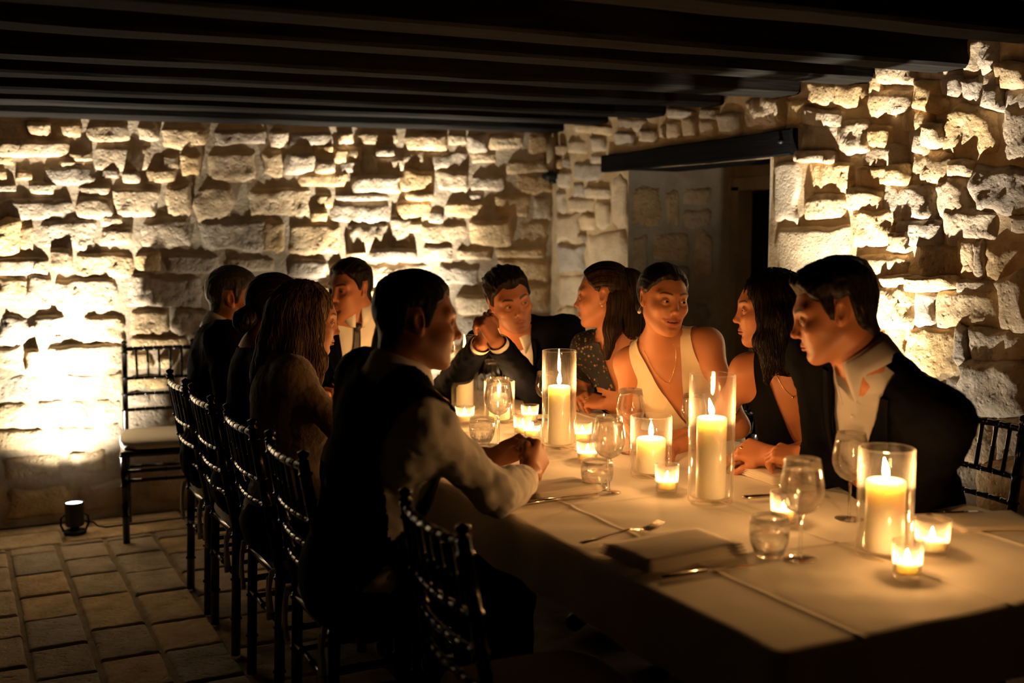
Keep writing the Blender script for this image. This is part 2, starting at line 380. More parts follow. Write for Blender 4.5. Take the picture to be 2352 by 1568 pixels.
STONES_BACK=[(.225,1.931,.355,1.936,.358,2.014,.228,2.008),
(.378,1.94,.49,1.943,.493,2.01,.381,2.005),
(.496,1.94,.638,1.945,.641,2.016,.499,2.01),
(.645,1.926,.892,1.935,.895,2.023,.648,2.013),
(.9,1.938,.998,1.941,1.0,2.014,.902,2.01),
(1.013,1.902,1.253,1.91,1.256,2.02,1.016,2.011),
(1.277,1.923,1.576,1.932,1.578,2.012,1.279,2.001),
(1.585,1.92,1.675,1.923,1.677,2.013,1.587,2.009),
(.221,1.838,.58,1.848,.583,1.921,.224,1.909),
(.219,1.801,.315,1.803,.316,1.836,.221,1.834),
(.561,1.824,.678,1.827,.679,1.868,.562,1.865),
(.68,1.783,.979,1.789,.983,1.92,.685,1.91),
(1.012,1.795,1.096,1.797,1.098,1.875,1.014,1.873),
(1.112,1.764,1.217,1.766,1.22,1.877,1.115,1.874),
(1.227,1.737,1.514,1.742,1.517,1.901,1.231,1.892),
(1.54,1.767,1.647,1.769,1.65,1.898,1.542,1.895),
(.319,1.726,.392,1.727,.393,1.772,.321,1.77),
(.44,1.705,.706,1.709,.71,1.803,.443,1.797),
(.521,1.798,.651,1.802,.652,1.824,.522,1.821),
(.729,1.744,.799,1.745,.801,1.791,.731,1.789),
(.93,1.721,1.096,1.724,1.099,1.805,.933,1.802),
(.214,1.672,.319,1.673,.32,1.703,.215,1.701),
(.381,1.661,.502,1.663,.504,1.713,.383,1.711),
(.603,1.659,.758,1.661,.759,1.7,.605,1.698),
(.76,1.549,1.006,1.55,1.01,1.701,.765,1.697),
(1.032,1.564,1.157,1.565,1.161,1.721,1.037,1.719),
(1.16,1.541,1.393,1.542,1.398,1.717,1.165,1.713),
(1.435,1.551,1.816,1.553,1.819,1.713,1.439,1.707),
(.208,1.532,.59,1.533,.593,1.636,.212,1.632),
(.594,1.542,.757,1.542,.761,1.658,.598,1.656),
(.2,1.347,.319,1.345,.327,1.536,.208,1.535),
(.323,1.374,.383,1.373,.389,1.524,.329,1.524),
(.387,1.382,.693,1.379,.699,1.537,.393,1.536),
(.701,1.501,.816,1.501,.818,1.552,.703,1.551),
(.699,1.405,.863,1.404,.865,1.494,.702,1.494),
(.894,1.388,1.162,1.386,1.167,1.546,.899,1.545),
(1.167,1.365,1.564,1.361,1.567,1.532,1.171,1.531),
(1.567,1.354,1.645,1.354,1.649,1.543,1.571,1.543),
(.197,1.262,.461,1.256,.465,1.344,.2,1.347),
(.464,1.276,.56,1.274,.564,1.391,.469,1.392),
(.561,1.245,.865,1.239,.869,1.362,.566,1.365),
(.867,1.267,.992,1.264,.995,1.364,.87,1.365),
(.993,1.255,1.3,1.249,1.303,1.347,.996,1.35),
(1.314,1.264,1.622,1.259,1.624,1.34,1.316,1.343),
(.19,1.103,.337,1.098,.343,1.257,.197,1.26),
(.342,1.098,.455,1.095,.461,1.263,.348,1.265),
(.459,1.078,.789,1.067,.795,1.235,.465,1.242),
(.798,1.077,1.208,1.064,1.213,1.247,.804,1.255),
(1.215,1.108,1.505,1.1,1.508,1.233,1.218,1.238),
(.184,.932,.534,.916,.54,1.068,.191,1.08),
(.588,.913,.818,.903,.823,1.053,.594,1.061),
(.827,.947,1.028,.939,1.032,1.071,.831,1.077),
(1.035,.905,1.256,.895,1.26,1.058,1.039,1.065),
(.179,.8,.309,.792,.314,.91,.184,.916),
(.333,.786,.385,.783,.39,.895,.337,.897),
(.413,.769,.813,.746,.818,.896,.419,.914),
(.172,.644,.478,.623,.483,.757,.178,.774),
(.481,.643,.7,.628,.704,.751,.485,.763),
(.703,.641,.786,.635,.79,.753,.707,.758),
(.167,.513,.318,.501,.322,.617,.172,.628),
(.369,.506,.631,.485,.636,.623,.375,.641),
(.637,.518,.782,.507,.785,.618,.641,.628),
(.794,.664,1.047,.647,1.049,.718,.796,.733),
(.791,.579,.927,.57,.929,.643,.793,.652),
(.931,.564,1.049,.556,1.051,.635,.934,.642),
(.786,.444,1.04,.423,1.044,.544,.79,.562),
(.826,.876,1.144,.861,1.145,.92,.828,.934),
(.162,.402,.408,.38,.412,.484,.166,.503),
(.412,.389,.672,.366,.676,.477,.416,.497),
(.678,.404,.78,.395,.783,.497,.682,.505),
(1.671,1.934,1.94,1.943,1.941,2.015,1.673,2.005),
(1.964,1.951,2.044,1.953,2.045,2.013,1.965,2.01),
(2.057,1.954,2.328,1.962,2.329,2.027,2.058,2.018),
(2.349,1.931,2.619,1.939,2.619,2.031,2.35,2.021),
(2.622,1.973,2.738,1.977,2.738,2.033,2.622,2.028),
(2.742,1.931,2.86,1.934,2.86,2.035,2.742,2.031),
(2.865,1.949,3.128,1.957,3.128,2.044,2.865,2.035),
(3.134,1.924,3.313,1.929,3.312,2.049,3.134,2.043),
(1.817,1.904,1.93,1.907,1.931,1.94,1.817,1.937),
(1.663,1.789,1.825,1.792,1.827,1.9,1.665,1.896),
(1.823,1.79,1.934,1.792,1.935,1.859,1.824,1.857),
(1.935,1.852,2.005,1.854,2.007,1.929,1.936,1.927),
(1.962,1.8,2.087,1.803,2.088,1.863,1.963,1.86),
(2.017,1.869,2.088,1.87,2.089,1.938,2.018,1.936),
(2.095,1.793,2.183,1.795,2.184,1.912,2.097,1.91),
(2.176,1.893,2.286,1.896,2.286,1.937,2.177,1.934),
(2.194,1.81,2.371,1.814,2.372,1.894,2.195,1.889),
(2.342,1.842,2.469,1.845,2.47,1.94,2.343,1.937),
(2.505,1.824,2.754,1.829,2.754,1.939,2.506,1.931),
(2.762,1.872,2.93,1.876,2.93,1.934,2.762,1.929),
(2.985,1.814,3.309,1.821,3.308,1.894,2.985,1.886),
(1.717,1.709,2.026,1.713,2.027,1.799,1.718,1.793),
(2.033,1.675,2.33,1.679,2.332,1.788,2.034,1.782),
(2.321,1.689,2.532,1.691,2.533,1.822,2.322,1.817),
(2.54,1.692,2.753,1.694,2.754,1.828,2.541,1.823),
(2.749,1.704,2.998,1.707,2.998,1.81,2.749,1.805),
(3.046,1.7,3.314,1.704,3.313,1.823,3.045,1.817),
(1.839,1.609,1.917,1.61,1.918,1.675,1.84,1.674),
(1.916,1.643,2.266,1.646,2.266,1.679,1.917,1.675),
(2.348,1.65,2.523,1.651,2.524,1.694,2.349,1.691),
(2.73,1.646,2.856,1.647,2.856,1.688,2.731,1.687),
(2.904,1.549,3.161,1.549,3.16,1.69,2.904,1.687),
(3.168,1.549,3.314,1.55,3.314,1.688,3.168,1.687),
(1.896,1.525,2.272,1.526,2.274,1.632,1.898,1.629),
(2.274,1.542,2.515,1.543,2.515,1.653,2.275,1.65),
(2.493,1.523,2.577,1.523,2.577,1.598,2.493,1.597),
(2.588,1.558,2.857,1.559,2.858,1.647,2.588,1.645),
(1.797,1.527,1.888,1.527,1.889,1.584,1.798,1.583),
(1.666,1.334,1.988,1.33,1.99,1.522,1.67,1.522),
(1.992,1.354,2.251,1.352,2.253,1.535,1.995,1.534),
(2.271,1.385,2.375,1.385,2.376,1.557,2.273,1.557),
(2.364,1.466,2.442,1.466,2.442,1.528,2.365,1.528),
(2.417,1.395,2.752,1.392,2.752,1.523,2.418,1.523),
(2.756,1.394,3.024,1.393,3.024,1.543,2.757,1.542),
(3.046,1.387,3.315,1.385,3.314,1.532,3.046,1.531),
(1.514,1.365,1.663,1.363,1.667,1.55,1.518,1.549),
(2.119,1.307,2.432,1.302,2.433,1.372,2.12,1.375),
(2.448,1.3,2.652,1.297,2.652,1.393,2.449,1.394),
(2.662,1.307,2.903,1.304,2.904,1.368,2.663,1.37),
(2.908,1.317,3.271,1.312,3.27,1.365,2.908,1.368),
(2.001,1.317,2.107,1.315,2.108,1.359,2.002,1.36),
(2.067,1.152,2.532,1.141,2.533,1.291,2.069,1.298),
(2.534,1.156,2.827,1.149,2.827,1.277,2.534,1.281),
(2.907,1.17,3.307,1.162,3.306,1.3,2.908,1.305),
(1.66,1.222,1.894,1.218,1.896,1.318,1.662,1.321),
(2.1,1.088,2.209,1.085,2.209,1.145,2.101,1.148),
(2.212,1.005,2.646,.99,2.647,1.127,2.213,1.138),
(2.662,.993,2.907,.985,2.907,1.097,2.663,1.103),
(2.916,1.0,3.308,.987,3.307,1.15,2.916,1.159),
(2.072,.951,2.337,.94,2.338,1.071,2.073,1.079),
(2.344,.88,2.662,.867,2.662,.981,2.345,.993),
(2.67,.859,3.002,.844,3.002,.974,2.671,.985),
(3.006,.852,3.308,.839,3.308,.979,3.006,.989)]
STONES_RIGHT=[(3.992,1.502,3.835,1.502,3.845,1.779,4.003,1.787),
(3.984,1.273,3.51,1.292,3.519,1.495,3.992,1.494),
(3.976,1.036,3.649,1.063,3.658,1.279,3.984,1.265),
(3.755,1.166,3.511,1.182,3.515,1.284,3.76,1.274),
(3.853,1.826,3.608,1.811,3.612,1.919,3.857,1.938),
(3.84,1.782,3.616,1.771,3.617,1.803,3.841,1.816),
(3.835,1.938,3.567,1.917,3.569,1.968,3.837,1.992),
(4.101,1.95,3.942,1.938,3.946,2.054,4.105,2.07),
(3.936,1.941,3.785,1.929,3.789,2.035,3.94,2.049),
(3.623,2.001,3.465,1.986,3.468,2.063,3.626,2.08),
(3.775,2.015,3.633,2.002,3.637,2.086,3.779,2.102),
(3.602,1.811,3.435,1.801,3.44,1.914,3.607,1.927),
(3.431,1.818,3.32,1.811,3.323,1.874,3.434,1.883),
(3.476,1.741,3.231,1.73,3.235,1.8,3.479,1.816),
(3.78,1.653,3.516,1.645,3.52,1.755,3.784,1.769),
(3.5,1.675,3.331,1.669,3.334,1.728,3.502,1.736),
(3.207,1.678,3.019,1.671,3.023,1.764,3.211,1.775),
(3.01,1.691,2.931,1.688,2.933,1.726,3.012,1.73),
(3.05,1.776,2.818,1.763,2.825,1.895,3.057,1.916),
(3.244,1.868,3.118,1.859,3.121,1.936,3.248,1.947),
(3.126,1.807,3.064,1.803,3.067,1.866,3.129,1.871),
(3.203,1.782,3.128,1.778,3.132,1.847,3.206,1.852),
(3.429,2.031,3.384,2.027,3.387,2.084,3.431,2.089),
(3.372,2.064,3.203,2.045,3.205,2.104,3.375,2.126),
(3.191,2.059,2.981,2.035,2.983,2.077,3.193,2.103),
(3.42,1.941,3.33,1.933,3.333,2.01,3.424,2.019),
(3.321,1.936,3.219,1.927,3.222,2.0,3.324,2.01),
(3.204,1.945,3.058,1.931,3.062,2.029,3.209,2.045),
(3.05,1.984,2.982,1.977,2.985,2.029,3.053,2.037),
(2.973,1.95,2.892,1.942,2.896,2.016,2.977,2.025),
(2.884,1.93,2.814,1.924,2.819,2.033,2.89,2.041),
(2.955,2.053,2.885,2.045,2.89,2.154,2.961,2.164),
(2.825,2.067,2.68,2.049,2.684,2.124,2.829,2.145),
(2.879,2.047,2.831,2.041,2.836,2.146,2.884,2.153),
(2.811,1.98,2.675,1.965,2.679,2.037,2.815,2.054),
(2.854,1.92,2.792,1.914,2.795,1.978,2.857,1.985),
(2.781,1.912,2.672,1.902,2.675,1.957,2.784,1.968),
(2.768,1.733,2.662,1.728,2.671,1.893,2.777,1.903),
(2.918,1.547,2.652,1.544,2.661,1.697,2.926,1.709),
(3.066,1.514,2.928,1.514,2.935,1.66,3.073,1.665),
(3.343,1.525,3.081,1.524,3.087,1.654,3.35,1.663),
(3.257,1.436,3.044,1.439,3.047,1.516,3.261,1.517),
(3.028,1.452,2.809,1.454,2.814,1.553,3.033,1.556),
(3.537,1.574,3.35,1.571,3.353,1.634,3.54,1.639),
(3.309,1.668,3.215,1.665,3.218,1.723,3.311,1.727),
(3.506,1.433,3.275,1.436,3.281,1.564,3.512,1.567),
(3.283,1.413,3.208,1.414,3.21,1.465,3.286,1.465),
(3.155,1.309,2.961,1.317,2.967,1.434,3.161,1.431),
(2.95,1.324,2.895,1.326,2.901,1.444,2.956,1.443),
(2.884,1.33,2.853,1.331,2.859,1.445,2.89,1.444),
(2.844,1.328,2.641,1.336,2.647,1.441,2.849,1.439),
(3.501,1.303,3.203,1.314,3.206,1.387,3.504,1.38),
(3.188,1.265,2.971,1.275,2.973,1.31,3.189,1.301),
(3.341,1.264,3.197,1.271,3.198,1.306,3.342,1.3),
(3.492,1.101,3.168,1.126,3.174,1.264,3.499,1.248),
(3.159,1.13,3.074,1.137,3.081,1.267,3.166,1.263),
(3.066,1.134,2.781,1.156,2.787,1.269,3.072,1.254),
(2.962,1.266,2.794,1.275,2.796,1.31,2.964,1.303),
(2.76,1.143,2.631,1.153,2.64,1.327,2.769,1.322),
(3.484,.898,3.216,.929,3.225,1.115,3.492,1.094),
(3.207,.922,2.943,.953,2.952,1.133,3.216,1.112),
(2.938,1.01,2.902,1.014,2.909,1.137,2.944,1.134),
(2.891,1.018,2.625,1.046,2.631,1.147,2.896,1.125),
(2.92,.81,2.615,.856,2.625,1.038,2.93,1.005),
(2.99,.801,2.928,.811,2.935,.95,2.997,.942),
(3.199,.761,2.998,.792,3.005,.938,3.206,.914),
(2.959,.635,2.766,.671,2.774,.823,2.967,.793),
(2.757,.673,2.606,.701,2.614,.847,2.765,.824),
(2.949,.44,2.813,.471,2.822,.651,2.959,.625),
(2.803,.473,2.597,.521,2.606,.692,2.813,.653),
(5.884,1.926,5.651,1.912,5.652,1.988,5.885,2.004),
(5.602,1.929,5.45,1.92,5.452,1.992,5.603,2.002),
(5.82,1.768,5.48,1.756,5.482,1.845,5.821,1.862),
(5.994,1.733,5.84,1.729,5.841,1.82,5.994,1.826),
(5.667,1.662,5.395,1.656,5.396,1.71,5.668,1.719),
(5.538,1.483,5.392,1.483,5.395,1.644,5.54,1.647),
(5.369,1.483,5.226,1.484,5.232,1.775,5.375,1.781),
(5.886,1.582,5.559,1.578,5.56,1.654,5.886,1.661),
(5.725,1.477,5.547,1.478,5.549,1.566,5.726,1.568),
(6.007,1.403,5.744,1.407,5.746,1.568,6.009,1.57),
(5.641,1.201,5.221,1.218,5.226,1.47,5.645,1.468),
(6.006,1.225,5.662,1.238,5.664,1.395,6.007,1.39),
(5.809,1.672,5.687,1.669,5.688,1.749,5.809,1.753),
(5.621,1.859,5.449,1.851,5.45,1.892,5.621,1.901),
(5.992,1.583,5.901,1.582,5.903,1.715,5.994,1.718),
(5.823,2.04,5.365,2.007,5.366,2.047,5.823,2.083),
(5.347,2.02,5.017,1.995,5.018,2.053,5.348,2.081),
(5.341,1.942,5.149,1.93,5.15,1.996,5.342,2.01),
(5.098,1.938,4.923,1.926,4.924,1.988,5.099,2.001),
(4.895,1.947,4.856,1.944,4.858,2.005,4.897,2.008),
(4.841,1.943,4.726,1.935,4.729,2.019,4.843,2.028),
(4.57,1.937,4.441,1.928,4.443,2.003,4.572,2.014),
(4.855,2.042,4.604,2.021,4.606,2.067,4.856,2.09),
(4.421,1.937,4.224,1.922,4.227,2.017,4.424,2.034),
(4.213,1.957,3.941,1.936,3.945,2.041,4.216,2.067),
(4.708,1.94,4.584,1.932,4.586,2.022,4.71,2.032),
(4.583,2.023,4.437,2.011,4.438,2.054,4.584,2.067),
(5.998,1.028,5.659,1.049,5.661,1.225,6.0,1.212),
(5.638,.949,5.217,.981,5.221,1.206,5.641,1.188),
(5.996,.79,5.737,.814,5.74,1.031,5.998,1.015),
(5.71,.662,5.212,.719,5.216,.969,5.713,.931),
(5.995,.603,5.725,.635,5.727,.802,5.996,.776)]
STONES_REVEAL=[(3.316,1.495,3.507,1.495,3.504,1.717,3.314,1.714),
(3.328,1.218,3.427,1.216,3.423,1.469,3.325,1.47),
(3.536,1.5,3.622,1.5,3.618,1.719,3.532,1.717),
(3.445,1.311,3.713,1.307,3.71,1.476,3.442,1.476),
(3.637,1.619,3.843,1.621,3.841,1.713,3.636,1.71),
(3.64,1.488,3.846,1.488,3.843,1.602,3.638,1.6),
(3.73,1.21,3.852,1.208,3.846,1.476,3.725,1.476),
(3.456,1.12,3.717,1.113,3.713,1.293,3.454,1.297),
(3.324,.934,3.445,.929,3.441,1.192,3.32,1.195),
(3.459,.928,3.858,.912,3.854,1.097,3.456,1.108)]

placeB = lambda u, v, d: (u, 6.08 - d, v)
placeR = lambda u, v, d: (3.30 - d, u, v)
placeL = lambda u, v, d: (u, DY1 - d, v)
extraB = fill(STONES_BACK, .18, 3.28, .02, 2.02, 11, maxn=105) + fill(STONES_BACK, -.98, .17, .02, 2.02, 13, maxn=55)
extraR = fill(STONES_RIGHT, 2.3, 6.05, .02, 2.02, 12, forbid=(DY0 - .02, DY1 + .02, 0, 1.96), maxn=110)
extraR = extraR[:105] + fill(STONES_RIGHT, .9, 2.28, .02, 2.02, 14, maxn=85)
extraR = [q for q in extraR if not (3.82 < max(q[0], q[2]) and min(q[0], q[2]) < 5.48 and q[5] > 1.76)]
k = 0
for q in STONES_BACK:
    k += 1; zc = (q[1] + q[5]) / 2
    low = zc < .72
    pr = (.009 + .009 * hsh(k, 1, 2, 3) + .018 * (hsh(k, 2, 2, 3) > .86)) * (.42 if low else 1.0) * (1.0 if q[0] < 2.95 else .5)
    stone(q, placeB, pr, k, 'stone', M_stone, wb, rough=.006 if low else .009, grow=.028)
for q in extraB:
    k += 1; stone(q, placeB, .010 + .018 * hsh(k, 1, 2, 3), k, 'stone', M_stone, wb, step=.02)
DRESSED = {0, 1, 2, 3}
for i, q in enumerate(STONES_RIGHT):
    k += 1
    far = min(q[0], q[2]) > DY1 - .1 or (q[5] > 1.9 and min(q[0], q[2]) > 4.1)
    if i in DRESSED: stone(q, placeR, .022, k, 'stone', M_dressed, wr, rough=.003, rnd=.05, flat=True)
    elif far: stone(q, placeR, .012 + .016 * hsh(k, 1, 2, 3), k, 'stone', M_dressed, wr, rough=.008, rnd=.25, grow=.03)
    else: stone(q, placeR, .013 + .018 * hsh(k, 1, 2, 3) + .032 * (hsh(k, 2, 2, 3) > .74), k, 'stone', M_stone, wr, rough=.013, step=.011, grow=.050)
for q in extraR:
    k += 1; stone(q, placeR, .014 + .02 * hsh(k, 1, 2, 3), k, 'stone', M_stone, wr, step=.02)
for q in STONES_REVEAL:
    k += 1; stone(q, placeL, .008 + .006 * hsh(k, 1, 2, 3), k, 'stone', M_stone, bpy.data.objects['trim_doorway_reveal'], rough=.005, rnd=.2, step=.02)

# floor tiles, running in columns towards the back wall
XC = [-.88, -.66, -.45, -.235, -.02, .195, .408, .625, .85, 1.07, 1.29]
rs = random.Random(4)
JO = {5: [5.55, 5.205, 4.887, 4.58, 4.25, 3.95, 3.64], 6: [5.62, 5.365, 5.098, 4.78, 4.36, 4.03, 3.72, 3.4], 7: [5.62, 5.35, 5.04, 4.72, 4.34, 4.03, 3.70, 3.4],
      4: [5.63, 5.38, 5.012, 4.67, 4.42, 4.10, 3.8], 8: [5.55, 5.26, 4.95, 4.6, 4.28, 3.95, 3.6]}
def tile(x0, y0, x1, y1, n):
    g = .006; bd = .008
    x0 += g + rs.uniform(0, .004); x1 -= g + rs.uniform(0, .004); y0 += g; y1 -= g
    nx, ny = max(5, int((x1 - x0) / .03)), max(5, int((y1 - y0) / .03))
    us = np.concatenate([[0, .02, .05], np.linspace(.12, .88, nx), [.95, .98, 1]]); vs = np.concatenate([[0, .02, .05], np.linspace(.12, .88, ny), [.95, .98, 1]])
    U, V = np.meshgrid(us, vs, indexing='ij'); u = U.ravel(); v = V.ravel()
    e = np.minimum(np.minimum(u, 1 - u) * (x1 - x0), np.minimum(v, 1 - v) * (y1 - y0))
    X = x0 + u * (x1 - x0); Y = y0 + v * (y1 - y0)
    j = fbm(np.stack([X * 14, Y * 14, u * 0], 1), 2, n) * .004
    z = -.012 + (.012 + rs.uniform(-.002, .003)) * np.clip(e / bd, 0, 1) ** .5 + fbm(np.stack([X * 30, Y * 30, u * 0 + n], 1), 2, n) * .0022
    P = np.stack([X + j, Y + j[::-1] * .5, z], 1); m = len(vs)
    F = [(a * m + b, (a + 1) * m + b, (a + 1) * m + b + 1, a * m + b + 1) for a in range(len(us) - 1) for b in range(m - 1)]
    mk('floor_tile', P, F, M_tile, fl, True)
n = 0
for row, (ya, yb) in enumerate(((5.935, 6.07), (5.68, 5.935))):
    x = -.88 + .2 * row
    while x < 2.4:
        L = rs.uniform(.42, .62); n += 1; tile(x, ya, min(x + L, 2.5), yb, n); x += L
for c in range(len(XC) - 1):
    js = JO.get(c)
    if not js:
        js = []; y = 5.6 - rs.uniform(0, .15)
        while y > 3.3: js.append(y); y -= rs.uniform(.27, .37)
    else:
        js = list(js)
    while js[-1] > 2.75: js.append(js[-1] - rs.uniform(.28, .36))
    ed = [5.68] + [y for y in js if y < 5.64]
    for a, b in zip(ed[:-1], ed[1:]):
        n += 1; tile(XC[c], b, XC[c + 1], a, n)

# ------------------------------------------------------------------ beams, lintel, door
def beam(y, wdt, z0, hgt, seed):
    xs = np.linspace(-1.05, 3.42, 46); m = MB(); V = []; c = .012
    ring = [(-wdt / 2 + c, 0), (wdt / 2 - c, 0), (wdt / 2, c), (wdt / 2, hgt), (-wdt / 2, hgt), (-wdt / 2, c)]
    nr = len(ring)
    for x in xs:
        for i, (a, b) in enumerate(ring):
            d = fbm(np.array([[x * 2.2, i * 5.1, seed]]), 3, seed)[0] * .010
            V.append((x, y + a + .03 * (x - 2) * (y < 3.6) + d * (.7 if i in (0, 1, 2, 5) else 0), z0 + .010 * (x - 1) + b + d * (.6 if i in (0, 1, 2, 5) else 0)))
    F = [(i * nr + j, i * nr + (j + 1) % nr, (i + 1) * nr + (j + 1) % nr, (i + 1) * nr + j) for i in range(len(xs) - 1) for j in range(nr)]
    F += [tuple(range(nr - 1, -1, -1)), tuple((len(xs) - 1) * nr + j for j in range(nr))]
    return m.add(V, F).obj('ceiling_beam', M_beam, None, False)
BY = [6.00, 5.50, 4.95, 4.47, 3.93, 3.44, 2.98, 2.42, 1.90, 1.35]
ORD = ['against the back wall', 'second out from the back wall', 'third out from the back wall', 'fourth out from the back wall', 'fifth out from the back wall', 'sixth out from the back wall', 'seventh out from the back wall', 'eighth out from the back wall', 'ninth out from the back wall, nearest in view', 'tenth out from the back wall', 'x', 'x']
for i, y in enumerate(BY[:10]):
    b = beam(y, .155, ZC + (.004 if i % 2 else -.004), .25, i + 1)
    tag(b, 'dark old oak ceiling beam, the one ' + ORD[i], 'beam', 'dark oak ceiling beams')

# lintel over the doorway: a hewn dark beam, deeper towards the camera
m = MB(); V = []; ln = 26
for i in range(ln):
    t = i / (ln - 1); y = 3.862 + t * (5.43 - 3.862); zb = 1.806 - .008 * t; zt = 1.918 - .030 * t
    for j, (x, z) in enumerate([(3.255, zb + .006), (3.262, zb), (3.60, zb), (3.60, zt), (3.262, zt), (3.255, zt - .006)]):
        d = fbm(np.array([[y * 6, j * 3.3, 2.0]]), 3, 5)[0] * .006
        V.append((x + d * (j in (0, 5)), y, z + d))
F = [(i * 6 + j, (i + 1) * 6 + j, (i + 1) * 6 + (j + 1) % 6, i * 6 + (j + 1) % 6) for i in range(ln - 1) for j in range(6)]
F += [tuple(range(6)), tuple((ln - 1) * 6 + j for j in range(5, -1, -1))]
o = m.add(V, F).obj('lintel', M_lintel, None, False); tag(o, 'black oak lintel beam set over the doorway in the right wall', 'lintel')
pg = MB().lathe([(.0, -.004), (.011, -.004), (.011, .012), (.0, .012)], 10).obj('bolt', M_black, o, True)
pg.rotation_euler = (0, R(90), 0); pg.location = (3.245, 3.915, 1.866)

dr = empty('door_1', (XR, 4.62, 0), kind='structure')
f = MB()
f.box((.10, -.55, .86), (.10, .07, 1.72)); f.box((.10, .55, .86), (.10, .07, 1.72)); f.box((.10, 0, 1.735), (.10, 1.17, .07)); f.box((.10, 0, 1.81), (.06, 1.17, .10)); 
f.obj('door_frame', M_frame, dr, False)
d = MB().box((.17, .01, .85), (.04, 1.03, 1.68), None, .005).obj('door_leaf', M_door, dr, False)
for y0, z0, hh in ((-.24, 1.22, .72), (.26, 1.22, .72), (-.24, .43, .66), (.26, .43, .66)):
    MB().box((.145, y0, z0), (.02, .38, hh), None, .009).obj('panel', M_door, d, False)
hd = MB().tube([(.15, -.44, .98), (.10, -.44, .98), (.095, -.43, .98), (.095, -.33, .98)], .009, 8).obj('door_handle', M_steel, d)
for z in (1.28, 1.37):
    MB().box((-.02, -.50, z), (.03, .025, .055), None, .006).obj('hinge', M_steel, dr)

# small wall speaker and pipe in the far corner
t = empty('corner_bracket', (3.25, 6.0, 1.80), 0, 'small black bracket under a pale pipe in the far wall corner', 'bracket')
MB().box((0, 0, 0), (.09, .08, .045), None, .01).obj('bracket_body', M_black, t)
MB().box((.03, .02, -.03), (.05, .05, .03), None, .008).obj('bracket_foot', M_black, t)
o = MB().tube([(3.262, 6.02, 1.825), (3.262, 6.02, 1.9), (3.262, 6.02, 2.03)], [.018, .026, .032], 10).obj('wall_pipe', M_frame, None)
tag(o, 'short pale pipe boxed in above the black bracket in the far corner', 'pipe')

# ------------------------------------------------------------------ uplights
def uplight(loc, target, watts, label, col=(1.0, .93, .81), wide=.12, size=56):
    t = empty('floor_uplight', loc, 0, label, 'lamp', 'floor uplights washing the stone walls')
    MB().lathe([(0, 0), (.052, 0), (.054, .006), (.054, .016), (.048, .022), (.02, .026), (.018, .05), (0, .05)], 28).obj('base', M_black, t)
    MB().lathe([(0, .042), (.040, .042), (.044, .05), (.044, .152), (.047, .154), (.047, .160), (.041, .160), (.041, .150), (0, .148)], 28).obj('housing', M_black, t)
    MB().lathe([(0, .1515), (.0405, .1515), (.0405, .154), (0, .1545)], 24).obj('lens', M_lens, t)
    for s in (-1, 1):
        MB().tube([(s * .045, 0, .10), (s * .062, 0, .085), (s * .064, 0, .05), (s * .05, 0, .018)], .0055, 6).obj('yoke_arm', M_black, t)
    cx = 1 if loc[0] < 3 else -1
    MB().tube([(.04, .01, .06), (.085, .0, .05), (.11, .03, .02), (.15, .045, .006), (.32, .052, .006), (.62, .058, .006)], .0045, 6).obj('cable', M_cable, t)
    l = Vector(loc) + Vector((0, 0, .168)); tt = Vector(target)
    a = spot('narrow_beam', (0, 0, .165), (tt - Vector(loc)), watts * UPLIGHT, size, 1.0, col, .012, t)
    b = spot('wide_beam', (0, 0, .165), (0, 0.04, 3), watts * wide * UPLIGHT, 128, 1.0, col, .012, t)
    return t
uplight((.505, 5.815, 0), (.505, 6.0, 2.3), 700, 'black floor uplight washing the back wall beside the empty chair', wide=.24)
uplight((2.26, 5.76, .0), (2.26, 6.0, 2.3), 850, 'black floor uplight hidden behind the guests, washing the back wall')
uplight((2.96, 3.40, .0), (3.20, 3.36, 2.3), 820, 'black floor uplight hidden behind the guests, washing the right wall')

# ------------------------------------------------------------------ chairs
def bamboo(m, P0, P1, r, n=10, rings=()):
    P0 = Vector(P0); P1 = Vector(P1); pts = []; rad = []
    ts = [0.0, 1.0]
    for q in rings: ts += [q - .012, q - .006, q + .006, q + .012]
    for t in sorted(set(max(0, min(1, x)) for x in ts)):
        pts.append(P0.lerp(P1, t)); rad.append(r * (1.28 if any(abs(t - q) < .0075 for q in rings) else 1))
    m.tube(pts, rad, n)
def arc(y0, z, x0, bow, n=7):
    return [(x0 - bow * (1 - (2 * i / (n - 1) - 1) ** 2), -y0 + 2 * y0 * i / (n - 1), z) for i in range(n)]
def ringtube(m, P, r, every=1):
    pts = []; rad = []
    for i in range(len(P) - 1):
        a, b = Vector(P[i]), Vector(P[i + 1])
        for t, s in ((0, 1.0), (.1, 1.0), (.45, .9), (.86, 1.0), (.9, .62), (.97, .62)):
            pts.append(a.lerp(b, t)); rad.append(r * s)
    pts.append(Vector(P[-1])); rad.append(r)
    m.tube(pts, rad, 8)
